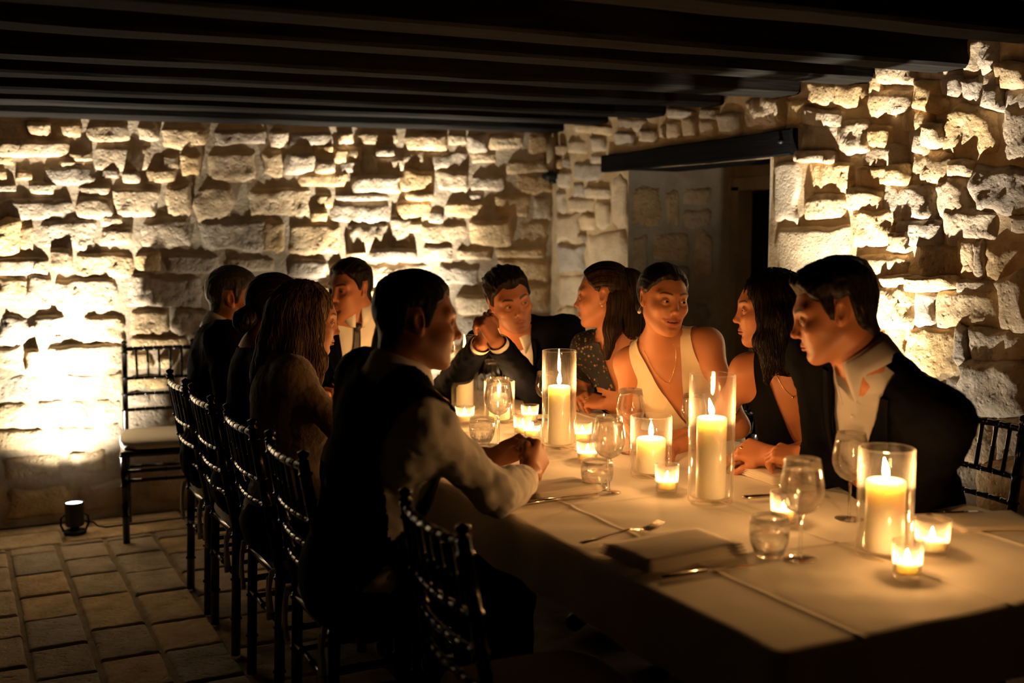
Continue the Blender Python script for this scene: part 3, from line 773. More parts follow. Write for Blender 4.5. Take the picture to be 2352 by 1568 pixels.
def make_chair():
    t = empty('dining_chair')            # faces +x, origin on the floor under the seat centre
    bx = lambda z: -.185 - max(0, z - .43) * .16
    for s in (-1, 1):
        m = MB(); y = .178 * s
        bamboo(m, (-.20, y * .98, 0), (bx(.44), y * .98, .44), .0165, 10, (.3, .62, .97))
        bamboo(m, (bx(.44), y * .98, .44), (bx(.895), y * .94, .895), .0150, 10, (.3, .48, .66, .93))
        z = .895; x = bx(z)
        m.lathe([(.010, -.002), (.017, .004), (.010, .010), (.016, .018), (.016, .026), (.0, .034)], 10, (x, y * .94, z))
        m.obj('back_leg', M_chair, t)
        m = MB(); bamboo(m, (.195, .19 * s, 0), (.185, .19 * s, .44), .0165, 10, (.3, .62, .95)); m.obj('front_leg', M_chair, t)
    m = MB(); m.box((0, 0, .428), (.40, .405, .032), None, .010); m.obj('seat_frame', M_chair, t)
    for z, r in ((.882, .0125), (.735, .010), (.655, .010), (.578, .010)):
        m = MB(); ringtube(m, arc(.170, z, bx(z), .018, 8), r); m.obj('back_rail', M_chair, t)
    for i in range(5):
        y = -.112 + .056 * i; bw = .018 * (1 - (y / .17) ** 2)
        m = MB(); bamboo(m, (bx(.735) - bw, y * .97, .737), (bx(.880) - bw, y, .880), .0068, 8, (.5,)); m.obj('spindle', M_chair, t)
    for z in (.30, .345):
        m = MB(); bamboo(m, (.19, -.185, z), (.19, .185, z), .0085, 8, (.2, .5, .8)); m.obj('stretcher', M_chair, t)
    for s in (-1, 1):
        for z in (.265, .33):
            m = MB(); bamboo(m, (.188, .188 * s, z), (-.195, .175 * s, z), .0085, 8, (.2, .5, .8)); m.obj('stretcher', M_chair, t)
    m = MB(); bamboo(m, (-.197, -.17, .29), (-.197, .17, .29), .0085, 8, (.2, .5, .8)); m.obj('stretcher', M_chair, t)
    c = MB(); n = 22; V = []; F = []
    rings = [(.90, .446), (.985, .450), (1.0, .464), (.985, .480), (.90, .489), (.5, .493), (.02, .494)]
    for sc_, z in rings:
        for i in range(n):
            a = 2 * math.pi * i / n; ca, sa = math.cos(a), math.sin(a)
            rr = (abs(ca) ** 5 + abs(sa) ** 5) ** (-1 / 5)
            V.append((.205 * rr * ca * sc_, .205 * rr * sa * sc_, z))
    for j in range(len(rings) - 1):
        for i in range(n): F.append((j * n + i, j * n + (i + 1) % n, (j + 1) * n + (i + 1) % n, (j + 1) * n + i))
    F.append(tuple(range(n - 1, -1, -1))); F.append(tuple((len(rings) - 1) * n + i for i in range(n)))
    cu = c.add(V, F).obj('cushion', M_cushion, t)
    for s in (-1, 1):
        m = MB(); m.tube([(-.19, .17 * s, .462), (-.215, .182 * s, .452), (-.224, .186 * s, .40), (-.222, .19 * s, .33)], [.004, .009, .006, .010], 6)
        m.tube([(-.205, .18 * s, .458), (-.222, .172 * s, .43), (-.226, .166 * s, .36), (-.222, .17 * s, .30)], [.004, .008, .005, .009], 6)
        m.obj('tie', M_cushion, cu)
    return t
ch0 = make_chair()
CH = [((1.05, 4.53), 0, 'black bamboo style chair under the bearded man farthest down the left side'),
      ((1.05, 4.06), 0, 'black bamboo style chair under the woman with the low bun'),
      ((1.06, 3.52), 0, 'black bamboo style chair under the woman in tan lace'),
      ((1.06, 2.98), 0, 'black bamboo style chair under the man in the vest'),
      ((1.14, 2.13), -.03, 'empty black chair pushed in nearest the camera on the left side'),
      ((.92, 5.70), R(-97), 'empty black bamboo style chair with ivory cushion standing by the back wall'),
      ((1.56, 5.02), R(-90), 'black bamboo style chair at the table end under the man in the tie'),
      ((2.70, 4.46), R(190), 'black bamboo style chair under the man with clasped hands on the right side'),
      ((2.70, 3.81), R(180), 'black bamboo style chair under the woman in the floral dress'),
      ((2.70, 3.385), R(180), 'black bamboo style chair under the woman in the cream dress'),
      ((2.70, 2.96), R(180), 'black bamboo style chair under the woman in the black dress'),
      ((2.67, 2.53), R(180), 'black chair behind the man in the grey shirt, nearest the camera on the right')]
for i, ((x, y), a, lab) in enumerate(CH):
    c = ch0 if i == 0 else copy_tree(ch0)
    c.location = (x, y, 0); c.rotation_euler = (0, 0, a)
    tag(c, lab, 'chair', 'black bamboo style dining chairs')

# ------------------------------------------------------------------ table and cloth
TX0, TX1, TY0, TY1, TZ = 1.265, 2.415, 1.495, 4.62, .76
t = empty('dining_table', ((TX0 + TX1) / 2, (TY0 + TY1) / 2, 0), 0, 'long dining table hidden under the white linen cloth', 'table')
M_tablewood = wood_mat('table_wood', (.10, .06, .03), (.2, .13, .07), .5, 1, 'Y')
MB().box((0, 0, TZ - .022), (TX1 - TX0 - .02, TY1 - TY0 - .02, .032), None, .006).obj('tabletop', M_tablewood, t, False)
for sx in (-1, 1):
    for y in (-1.3, 0, 1.3):
        MB().tube([(sx * .42, y, 0), (sx * .44, y, TZ - .04)], [.02, .028], 10).obj('leg', M_tablewood, t)
def cloth():
    nx, ny = 60, 150; xs = np.linspace(TX0, TX1, nx); ys = np.linspace(TY0, TY1, ny)
    V = []; F = []; idx = {}
    def top(x, y):
        z = TZ + fbm(np.array([[x * 5, y * 5, 1]]), 2, 3)[0] * .0012
        for cx, cy, ln in ((1.452, None, 0), (1.84, None, 0), (2.22, None, 0)):
            z += .0035 * math.exp(-((x - cx) / .006) ** 2) - .0014 * math.exp(-((x - cx - .014) / .008) ** 2)
        for cy in (1.98, 2.55, 3.1, 3.66, 4.2): z += .0030 * math.exp(-((y - cy - .02 * math.sin(x * 5)) / .007) ** 2)
        z += .0014 * math.sin((y + .13 * math.sin(x * 7 + y)) * 34) * (0.5 + 0.5 * math.sin(x * 9 + y * 3))
        return z
    xs = np.array(sorted(set(list(np.round(np.linspace(TX0, TX1, nx), 4)) + [round(c + d, 4) for c in (1.452, 1.84, 2.22) for d in (-.012, -.008, -.004, 0, .004, .008, .014, .02)])))
    ys = np.array(sorted(set(list(np.round(np.linspace(TY0, TY1, ny), 4)) + [round(c + d, 4) for c in (1.98, 2.55, 3.1, 3.66, 4.2) for d in (-.012, -.006, 0, .006, .012)])))
    for i, x in enumerate(xs):
        for j, y in enumerate(ys): idx[i, j] = len(V); V.append((x, y, top(x, y)))
    nx, ny = len(xs), len(ys)
    for i in range(nx - 1):
        for j in range(ny - 1): F.append((idx[i, j], idx[i + 1, j], idx[i + 1, j + 1], idx[i, j + 1]))
    per = [idx[i, 0] for i in range(nx)] + [idx[nx - 1, j] for j in range(1, ny)] + [idx[i, ny - 1] for i in range(nx - 2, -1, -1)] + [idx[0, j] for j in range(ny - 2, 0, -1)]
    prev = per; cx, cy = (TX0 + TX1) / 2, (TY0 + TY1) / 2
    drops = [.004, .012, .03, .06, .09, .12, .145]
    for d in drops:
        row = []; s = 0
        for q, pi in enumerate(per):
            x, y, z = V[pi]
            nxn = (-1 if x < TX0 + 1e-3 else 1 if x > TX1 - 1e-3 else 0); nyn = (-1 if y < TY0 + 1e-3 else 1 if y > TY1 - 1e-3 else 0)
            L = math.hypot(nxn, nyn) or 1; t_ = (x if nyn and not nxn else y)
            wv = math.sin(t_ * 17 + 1.3 * math.sin(t_ * 5)) * .5 + .5 * math.sin(t_ * 29 + 2)
            off = (.007 if d > .01 else .004) + min(1, d / .15) * (.008 + .009 * wv)
            row.append(len(V)); V.append((x + nxn / L * off, y + nyn / L * off, TZ - d + .0 * z))
        for q in range(len(per)):
            r = (q + 1) % len(per); F.append((prev[r], prev[q], row[q], row[r]))
        prev = row
    return V, F
V, F = cloth()
o = mk('tablecloth', V, F, M_linen); tag(o, 'white linen tablecloth draped over the long dining table, folds pressed in', 'tablecloth')

# ------------------------------------------------------------------ things on the table
def flame(parent, z, h=.042, r=.0068, lean=(0, 0)):
    prof = [(0, 0), (.55, .08), (.92, .22), (1, .34), (.86, .5), (.6, .68), (.32, .84), (.12, .95), (0, 1)]
    V = []; n = 12
    m = MB().lathe([(a * r, b * h) for a, b in prof], n)
    m.V = [(x + lean[0] * (zz / h) ** 1.5, y + lean[1] * (zz / h) ** 1.5, zz + z) for x, y, zz in m.V]
    m.obj('flame', M_flame, parent)
def pillar(x, y, z0, r, h, label, fh=.045, lean=(0, 0)):
    t = empty('pillar_candle', (x, y, z0), 0, label, 'candle', 'ivory pillar candles in glass cylinders')
    c = MB().lathe([(0, 0), (r * .97, 0), (r, .003), (r, h - .008), (r * .97, h - .002), (r * .9, h), (r * .72, h - .004), (r * .4, h - .008), (0, h - .009)], 36).obj('wax', M_wax, t)
    MB().tube([(0, 0, h - .010), (.0006, 0, h), (.0015, 0, h + .007)], .0012, 6).obj('wick', M_wick, t)
    flame(t, h + .003, fh, .0074, lean)
    return t
def vase(x, y, r, h, label):
    th = .0042
    m = MB().lathe([(0, .001), (r - .003, .001), (r, .004), (r, h - .002), (r - th * .5, h), (r - th, h - .002), (r - th, .016), (r - th - .004, .013), (0, .013)], 48)
    o = m.obj('glass_cylinder', M_vase, None, True, (x, y, TZ + .001)); tag(o, label, 'vase', 'glass cylinder candle holders')
def votive(x, y, h, r, label, k=0):
    m = MB().lathe([(0, .001), (r * .80, .001), (r * .84, .004), (r, h), (r - .0022, h), (r * .80, .012), (0, .012)], 32)
    o = m.obj('votive_glass', M_votive, None, True, (x, y, TZ + .001)); tag(o, label, 'glass', 'votive glasses')
    t = empty('tea_light', (x, y, TZ + .0135), 0, 'lit wax tea light inside the ' + label, 'candle', 'tea lights')
    hh = .022
    MB().lathe([(0, 0), (r * .76, 0), (r * .80, hh - .003), (r * .76, hh), (0, hh - .002)], 28).obj('wax', M_wax, t)
    MB().tube([(0, 0, hh - .003), (0, 0, hh + .005)], .001, 5).obj('wick', M_wick, t)
    flame(t, hh + .001, .026, .0058, (.002 * math.sin(k * 2.1), .002 * math.cos(k)))
vase(1.868, 1.862, 0.0616, 0.246, 'glass cylinder nearest the camera, at the right front of the table'); pillar(1.868, 1.862, TZ + .0145, 0.0434, 0.159, 'thick pillar candle in the glass cylinder nearest the camera', .048, (-0.004, 0.004))
vase(1.819, 2.446, 0.0612, 0.347, 'tallest looking glass cylinder in front of the woman in black'); pillar(1.819, 2.446, TZ + .0145, 0.0400, 0.217, 'tall pillar candle in front of the woman in black', .048, (-0.008, 0.003))
vase(1.851, 2.786, 0.0617, 0.181, 'short glass cylinder just left of the tall one in mid table'); pillar(1.851, 2.786, TZ + .0145, 0.0435, 0.101, 'short pillar candle beside the lone votive in mid table', .048, (0.001, 0.002))
vase(1.818, 3.292, 0.0572, 0.328, 'tall glass cylinder in front of the woman in the floral dress'); pillar(1.818, 3.292, TZ + .0145, 0.0374, 0.195, 'tall pillar candle in front of the woman in the floral dress', .048, (0.002, -0.001))
vase(1.852, 3.822, 0.0579, 0.159, 'short glass cylinder behind the stemmed wine glass by the vest man'); pillar(1.852, 3.822, TZ + .0145, 0.0397, 0.094, 'short pillar candle behind the stemmed glass near the vest man', .048, (0.002, 0.001))
vase(1.86, 4.159, 0.0549, 0.301, 'tall glass cylinder farthest down the table, near clasped hands'); pillar(1.86, 4.159, TZ + .0145, 0.0354, 0.179, 'tall slim pillar candle farthest down the table', .048, (0.003, 0.002))
vase(1.705, 4.36, .05, .17, 'short glass cylinder half hidden behind the vest man chin'); pillar(1.705, 4.36, TZ + .0145, .034, .105, 'short pillar candle half hidden behind the vest man chin', .045)
votive(1.789, 1.715, 0.081, 0.0332, 'votive glass standing in front of the nearest cylinder', 0)
votive(1.973, 1.821, 0.080, 0.0415, 'votive glass to the right of the nearest cylinder', 1)
votive(1.85, 2.183, 0.079, 0.0360, 'votive glass behind the near water tumbler', 2)
votive(1.773, 2.587, 0.080, 0.0347, 'lone votive glass in front of the short cylinder', 3)
votive(1.776, 3.031, 0.070, 0.0356, 'votive glass behind the bowl of the middle wine glass', 4)
votive(1.929, 3.325, 0.072, 0.0329, 'votive glass beside the foot of the tall mid cylinder', 5)
votive(1.95, 3.76, 0.068, 0.0346, 'votive glass left of the tall mid cylinder, farther one', 6)
votive(1.803, 3.533, 0.073, 0.0340, 'votive glass left of the tall mid cylinder, nearer one', 7)
votive(1.722, 3.852, 0.066, 0.0378, 'votive glass in front of the farthest tall cylinder', 8)
votive(1.827, 4.316, 0.064, 0.0364, 'votive glass half hidden by the vest man shoulder', 9)
votive(1.803, 3.459, 0.052, 0.0319, 'votive glass just above the vest man clasped hands', 10)
def wine(x, y, h, r, label):
    s = h / .22
    pr = [(0, .0035), (.010, .003), (.034, .0012), (.036, .0), (.036, -.0006), (0, -.0006)]
    m = MB().lathe([(a * s, b + .001) for a, b in pr], 36)
    st = [(0, .0034), (.0055, .003), (.0040, .012), (.0036, .04), (.0036, .075), (.0048, .092), (.008, .098), (0, .0985)]
    bl = [(.0005, .098), (.012, .100), (.026, .108), (.038, .122), (.0445, .140), (.0455, .152), (.0435, .172), (.0395, .196), (.0355, .220)]
    m.lathe([(a * s, b * s) for a, b in st], 14)
    k = r / (.0455 * s)
    prof = [(a * s * k, b * s) for a, b in bl]; inner = [(max(0, a - .0012), b + .0006) for a, b in reversed(prof)]
    m.lathe(prof + inner, 40)
    o = m.obj('wine_glass', M_crystal, None, True, (x, y, TZ + .002)); tag(o, label, 'glass', 'stemmed wine glasses')
def tumbler(x, y, h, r, label, level=.55):
    prof = [(0, .001), (r * .55, .001), (r * .72, .008), (r * .93, h * .33), (r, h * .55), (r * .99, h * .8), (r * .93, h)]
    inner = [(r * .93 - .0014, h), (r * .99 - .0018, h * .8), (r - .0018, h * .55), (r * .93 - .002, h * .33), (r * .70 - .001, .014), (0, .012)]
    t = empty('water_tumbler', (x, y, TZ + .001), 0, label, 'glass', 'water tumblers')
    MB().lathe(prof + inner, 40).obj('glass_wall', M_crystal, t)
    L = h * level
    def ri(z): 
        zs = [.0145, h * .33, h * .55, h * .8, h]; rr_ = [r * .70 - .0015, r * .93 - .0024, r - .0022, r * .99 - .0022, r * .93]
        return float(np.interp(z, zs, rr_))
    MB().lathe([(0, .0145)] + [(ri(z), z) for z in np.linspace(.0145, L, 8)] + [(0, L)], 40).obj('water', M_water, t)
wine(1.676, 1.92, 0.227, 0.0500, 'wine glass nearest the camera, before the dark jacket sleeve')
wine(2.021, 2.136, 0.222, 0.0464, 'wine glass left of the nearest cylinder, by the jacket front')
wine(1.625, 2.655, 0.215, 0.0462, 'wine glass in mid table standing by the middle tumbler')
wine(1.974, 3.093, 0.212, 0.0470, 'wine glass between the floral and cream dresses')
wine(1.653, 3.419, 0.228, 0.0489, 'wine glass in front of the short far cylinder')
wine(2.002, 4.19, 0.191, 0.0433, 'wine glass before the man with clasped hands')
wine(2.029, 3.785, 0.187, 0.0401, 'wine glass half behind the tall mid cylinder, near floral dress')
wine(1.456, 4.242, 0.235, 0.0432, 'wine glass in front of the man wearing a tie')
wine(2.219, 3.085, 0.180, 0.0439, 'wine glass behind the tall cylinder, before the cream dress')
tumbler(1.624, 1.964, 0.095, 0.0450, 'water tumbler nearest the camera, beside the near wine glass')
tumbler(1.626, 2.72, 0.079, 0.0464, 'water tumbler before the middle wine glass')
tumbler(1.613, 3.465, 0.089, 0.0447, 'water tumbler by the vest man sleeve')
tumbler(1.939, 4.533, 0.092, 0.0459, 'water tumbler half hidden behind the vest man chin')
def napkin(x, y, a, L, W, H, label, n=4):
    t = empty('folded_napkin', (x, y, TZ + .003), a, label, 'napkin', 'folded linen napkins')
    for i in range(n):
        z0 = H * i / n; th = H / n
        V = []; F = []; nx, ny = 12, 8; us = np.linspace(-1, 1, nx); vs = np.linspace(-1, 1, ny)
        for side in (1, 0):
            for u in us:
                for v in vs:
                    e = max(abs(u), abs(v)); b = (1 - e ** 8)
                    z = z0 + th * .5 + (1 if side else -1) * th * .5 * (.2 + .8 * b) + .0012 * math.sin(u * 3 + v * 4 + i)
                    V.append((u * L / 2 * (1 - .01 * i) + .002 * math.sin(v * 5 + i), v * W / 2 * (1 - .015 * i), z))
        N = nx * ny
        for a_ in range(nx - 1):
            for b_ in range(ny - 1):
                q = (a_ * ny + b_, (a_ + 1) * ny + b_, (a_ + 1) * ny + b_ + 1, a_ * ny + b_ + 1)
                F.append(q); F.append(tuple(N + k for k in reversed(q)))
        rim = [a_ * ny for a_ in range(nx)] + [(nx - 1) * ny + b_ for b_ in range(1, ny)] + [a_ * ny + ny - 1 for a_ in range(nx - 2, -1, -1)] + [b_ for b_ in range(ny - 2, 0, -1)]
        for q in range(len(rim)):
            r = (q + 1) % len(rim); F.append((rim[r], rim[q], N + rim[q], N + rim[r]))
        mk('fold', V, F, M_napkin, t)
def fork(x, y, a, label):
    t = empty('fork', (x, y, TZ + .003), a, label, 'fork')
    t.scale = (1.22, 1.22, 1.22)
    P = [(-.10, 0, .004), (-.06, 0, .005), (-.02, 0, .008), (.02, 0, .012), (.045, 0, .008)]
    def ribbon(m, P, w, th):
        V = []; F = []
        for (px, py, pz), ww, tt in zip(P, w, th):
            for k in range(8):
                an = 2 * math.pi * k / 8; V.append((px, py + ww * math.cos(an), pz + tt * math.sin(an)))
        for i in range(len(P) - 1):
            for k in range(8): F.append((i * 8 + k, i * 8 + (k + 1) % 8, (i + 1) * 8 + (k + 1) % 8, (i + 1) * 8 + k))
        F += [tuple(range(7, -1, -1)), tuple((len(P) - 1) * 8 + k for k in range(8))]
        m.add(V, F)
    m = MB(); ribbon(m, P, [.008, .0065, .003, .003, .009], [.0015, .002, .002, .0018, .0012])
    ribbon(m, [(.045, 0, .008), (.055, 0, .005), (.066, 0, .005)], [.009, .0125, .0125], [.0012, .0010, .0009]); m.obj('handle', M_steel, t)
    for k in range(4):
        yy = -.0105 + .007 * k; m = MB(); m.tube([(.064, yy, .005), (.085, yy, .008), (.105, yy * .95, .016)], [.0021, .0019, .0010], 6); m.obj('tine', M_steel, t)
def knife(x, y, a, label, L=.23):
    t = empty('table_knife', (x, y, TZ + .003), a, label, 'knife', 'table knives')
    t.scale = (1.04, 1.3, 1.3)
    m = MB(); m.tube([(-L / 2, 0, .004), (-L / 2 + .004, 0, .004), (-L / 2 + .03, 0, .004), (-.005, 0, .004), (0, 0, .004)], [.003, .0062, .0066, .005, .0042], 10)
    m.V = [(a_, b_ * 1.25, .004 + (c_ - .004) * .62) for a_, b_, c_ in m.V]; m.obj('handle', M_steel, t)
    V = []; F = []; bl = [(0, .004, -.004), (.02, .0085, -.006), (.06, .0095, -.0065), (.09, .0085, -.0065), (.108, .002, -.0065), (L / 2, -.005, -.0066)]
    for px, y1, y0 in bl: V += [(px, y1, .0032), (px, y0, .0046), (px, y0, .0018)]
    for i in range(len(bl) - 1):
        for q in range(3): F.append((i * 3 + q, i * 3 + (q + 1) % 3, i * 3 + 3 + (q + 1) % 3, i * 3 + 3 + q))
    F += [(2, 1, 0), (len(bl) * 3 - 3, len(bl) * 3 - 2, len(bl) * 3 - 1)]
    mk('blade', V, F, M_steel, t, False)
napkin(1.442, 2.075, R(4), .285, .175, .026, 'folded napkin on the near corner of the table beside the fork', 4)
napkin(1.50, 2.73, R(3), .22, .15, .020, 'folded napkin under the vest man forearms', 4)
napkin(2.20, 2.58, R(-4), .22, .15, .022, 'folded napkin before the man in the grey shirt', 4)
napkin(2.06, 3.98, R(6), .16, .11, .016, 'folded napkin far down the table near the clasped hands', 3)
napkin(2.30, 3.66, R(6), .16, .12, .016, 'folded napkin by the floral dress woman hands', 3)
napkin(2.30, 1.95, R(-20), .22, .16, .010, 'flat napkin on the right edge of the table near the empty chair back', 2)
fork(1.412, 2.248, R(8), 'silver fork lying beyond the near folded napkin')
knife(1.43, 1.925, R(-2), 'silver knife lying in front of the near folded napkin')
knife(1.46, 2.632, R(0), 'silver knife under the vest man cuff', .25)
knife(2.27, 2.06, R(-20), 'dark looking knife on the right side behind the nearest cylinder', .22)
knife(2.02, 2.40, R(-10), 'dark looking knife between the two right hand wine glasses', .22)
knife(2.25, 3.25, R(8), 'silver knife before the cream dress woman', .22)

# ================================================================== people
# bodies are grown as one blended distance field per person and meshed with surface nets
class Field:
    def __init__(s): s.p = []
    def cone(s, a, b, r1, r2=None, k=.02, op=1):
        a = np.array(a, float); b = np.array(b, float); r2 = r1 if r2 is None else r2
        s.p.append(('c', (a, b, r1, r2), k, op, (a + b) / 2, np.linalg.norm(a - b) / 2 + max(r1, r2))); return s
    def ell(s, c, r, M=None, k=.02, op=1):
        c = np.array(c, float); r = np.array(r, float); M = np.eye(3) if M is None else np.array(M)
        s.p.append(('e', (c, r, M), k, op, c, max(r))); return s
    def __add__(s, o): f = Field(); f.p = s.p + o.p; return f
    def __call__(s, P, mg=.12):
        P = np.asarray(P, np.float32); D = np.ones(len(P), np.float32)
        if not len(P): return D
        lo = P.min(0); hi = P.max(0); X, Y, Z = (np.ascontiguousarray(P[:, i]) for i in range(3))
        for typ, a, k, op, bc, br in s.p:
            rr = br + mg + k
            if (bc + rr < lo).any() or (bc - rr > hi).any(): continue
            bx, by, bz = (np.float32(v) for v in bc)
            ix = np.nonzero((X - bx) ** 2 + (Y - by) ** 2 + (Z - bz) ** 2 < np.float32(rr * rr))[0]
            if not len(ix): continue
            x = X[ix]; y = Y[ix]; z = Z[ix]; k = np.float32(k)
            if typ == 'c':
                A, B, r1, r2 = a; ax, ay, az = (np.float32(v) for v in A); dx, dy, dz = (np.float32(v) for v in (B - A)); L = np.float32(dx * dx + dy * dy + dz * dz + 1e-12)
                x = x - ax; y = y - ay; z = z - az
                t = np.clip((x * dx + y * dy + z * dz) / L, 0, 1)
                d = np.sqrt((x - t * dx) ** 2 + (y - t * dy) ** 2 + (z - t * dz) ** 2) - (np.float32(r1) + np.float32(r2 - r1) * t)
            else:
                c, r, M = a; M = M.astype(np.float32); x = x - np.float32(c[0]); y = y - np.float32(c[1]); z = z - np.float32(c[2]); k0 = 0; k1 = 0
                for q in range(3):
                    u = (x * M[0, q] + y * M[1, q] + z * M[2, q]) / np.float32(r[q]); u2 = u * u; k0 = k0 + u2; k1 = k1 + u2 / np.float32(r[q] * r[q])
                k0 = np.sqrt(k0); k1 = np.sqrt(k1) + np.float32(1e-9)
                d = k0 * (k0 - 1) / k1
                d = np.where(k0 < 1e-4, np.float32(-min(r)), d)
            e = D[ix]
            if op > 0:
                h = np.maximum(k - np.abs(e - d), 0) / k; D[ix] = np.minimum(e, d) - h * h * k * np.float32(.25)
            else:
                d = -d; h = np.maximum(k - np.abs(e - d), 0) / k; D[ix] = np.maximum(e, d) + h * h * k * np.float32(.25)
        return D
    def grad(s, P, e=.0012):
        g = np.zeros_like(P)
        for v in ((1, -1, -1), (-1, -1, 1), (-1, 1, -1), (1, 1, 1)):
            v = np.array(v, float); g += v[None] * s(P + v * e, .03)[:, None]
        return g / (np.linalg.norm(g, axis=1, keepdims=True) + 1e-9)
    def bounds(s, pad=.03):
        lo = np.min([b - r for *_, b, r in s.p], 0) - pad; hi = np.max([b + r for *_, b, r in s.p], 0) + pad
        return lo, hi

def surf(f, h, lo=None, hi=None, off=0.0, newton=True):
    if lo is None: lo, hi = f.bounds(.02 + off)
    lo = np.array(lo, float); hi = np.array(hi, float); nb = np.maximum(1, np.ceil((hi - lo) / (8 * h)).astype(int))
    n = nb * 8
    I = np.stack(np.meshgrid(*[np.arange(v) for v in nb], indexing='ij'), -1).reshape(-1, 3)
    dc = f(lo + (I * 8 + 3.5) * h, 8 * h + .03 + off) - off
    D = np.empty(n, np.float32)
    D.reshape(nb[0], 8, nb[1], 8, nb[2], 8)[:] = dc.reshape(nb)[:, None, :, None, :, None]
    act = I[np.abs(dc) < 7 * h + .022]
    loc = np.stack(np.meshgrid(*[np.arange(8)] * 3, indexing='ij'), -1).reshape(-1, 3)
    for s0 in range(0, len(act), 48):
        nod = (act[s0:s0 + 48, None, :] * 8 + loc[None]).reshape(-1, 3)
        D[nod[:, 0], nod[:, 1], nod[:, 2]] = f(lo + nod * h, 3 * h + off) - off
    S = (D < 0).astype(np.uint8)
    c = sum(S[a:n[0] - 1 + a, b:n[1] - 1 + b, d:n[2] - 1 + d] for a in (0, 1) for b in (0, 1) for d in (0, 1))
    cell = np.argwhere((c > 0) & (c < 8)); idm = np.full(c.shape, -1, np.int32)
    idm[cell[:, 0], cell[:, 1], cell[:, 2]] = np.arange(len(cell))
    acc = np.zeros((len(cell), 3)); cnt = np.zeros(len(cell))
    cor = [(a, b, d) for a in (0, 1) for b in (0, 1) for d in (0, 1)]
    val = {q: D[cell[:, 0] + q[0], cell[:, 1] + q[1], cell[:, 2] + q[2]].astype(float) for q in cor}
    for q in cor:
        for ax in range(3):
            if q[ax]: continue
            q2 = list(q); q2[ax] = 1; a = val[q]; b = val[tuple(q2)]
            m = (a < 0) != (b < 0); t = np.where(m, a / np.where(m, a - b, 1), 0)
            p = np.array(q, float)[None].repeat(len(cell), 0); p[:, ax] += t
            acc += p * m[:, None]; cnt += m
    V = lo + (cell + acc / cnt[:, None]) * h
    F = []
    for ax in range(3):
        o1, o2 = [(1, 2), (2, 0), (0, 1)][ax]
        sl0 = [slice(None)] * 3; sl1 = [slice(None)] * 3; sl0[ax] = slice(0, -1); sl1[ax] = slice(1, None)
        e = np.argwhere(S[tuple(sl0)] != S[tuple(sl1)])
        e = e[(e[:, o1] > 0) & (e[:, o2] > 0) & (e[:, o1] < n[o1] - 1) & (e[:, o2] < n[o2] - 1)]
        if not len(e): continue
        q = []
        for d1, d2 in ((1, 1), (0, 1), (0, 0), (1, 0)):
            g = e.copy(); g[:, o1] -= d1; g[:, o2] -= d2; q.append(idm[g[:, 0], g[:, 1], g[:, 2]])
        q = np.stack(q, 1); ins = S[e[:, 0], e[:, 1], e[:, 2]] > 0
        q[~ins] = q[~ins][:, ::-1]
        F.append(q)
    F = np.concatenate(F) if F else np.zeros((0, 4), int)
    F = F[(F >= 0).all(1)]
    if newton and len(V):
        V = V - f.grad(V, h * .4) * np.clip(f(V, .03 + off) - off, -h, h)[:, None]
    return V, F

def clip(V, F, keep, snap=False):
    """drop the faces whose centre fails keep(centres); with snap keep() is a signed distance and the cut edge is pulled onto its zero line"""
    if not snap:
        F = F[keep(V[F].mean(1))]
        used = np.unique(F); mp = np.full(len(V), -1); mp[used] = np.arange(len(used))
        return V[used], mp[F], used
    F = F[keep(V[F].mean(1)) > 0]
    used = np.unique(F); mp = np.full(len(V), -1); mp[used] = np.arange(len(used)); V = V[used].copy(); F = mp[F]
    E = np.sort(np.concatenate([F[:, [a, (a + 1) % 4]] for a in range(4)]), 1); key = E[:, 0].astype(np.int64) * len(V) + E[:, 1]
    u, cnt = np.unique(key, return_counts=True); b = u[cnt == 1]; bv = np.unique(np.concatenate([b // len(V), b % len(V)])).astype(int)
    for _ in range(2):
        p = V[bv]; v0 = keep(p); g = np.zeros_like(p)
        for a in range(3):
            d = np.zeros(3); d[a] = 1e-3; g[:, a] = (keep(p + d) - keep(p - d)) / 2e-3
        g2 = (g * g).sum(1) + 1e-6; st = g * (v0 / g2)[:, None]; ln = np.linalg.norm(st, axis=1, keepdims=True)
        V[bv] = p - st * np.minimum(1, .012 / (ln + 1e-9))
    return V, F, used

def mesh_np(name, V, F, m, parent, org, col=None, loc=None):
    me = bpy.data.meshes.new(name)
    V = V - np.array(org)[None]
    me.vertices.add(len(V)); me.vertices.foreach_set('co', V.astype(np.float32).ravel())
    F = np.asarray(F); k = F.shape[1]
    me.loops.add(F.size); me.loops.foreach_set('vertex_index', F.astype(np.int32).ravel())
    me.polygons.add(len(F)); me.polygons.foreach_set('loop_start', np.arange(0, F.size, k, dtype=np.int32))
    me.polygons.foreach_set('use_smooth', np.ones(len(F), bool))
    me.update(calc_edges=True); me.validate()
    if col is not None:
        a = me.color_attributes.new('Col', 'FLOAT_COLOR', 'POINT')
        a.data.foreach_set('color', np.concatenate([col, np.ones((len(col), 1))], 1).astype(np.float32).ravel())
    me.materials.append(m)
    o = bpy.data.objects.new(name, me); COL.objects.link(o); o.parent = parent
    return o

def sm(a, b, x): t = np.clip((x - a) / (b - a), 0, 1); return t * t * (3 - 2 * t)
nrm = lambda v: np.array(v, float) / (np.linalg.norm(v) + 1e-12)

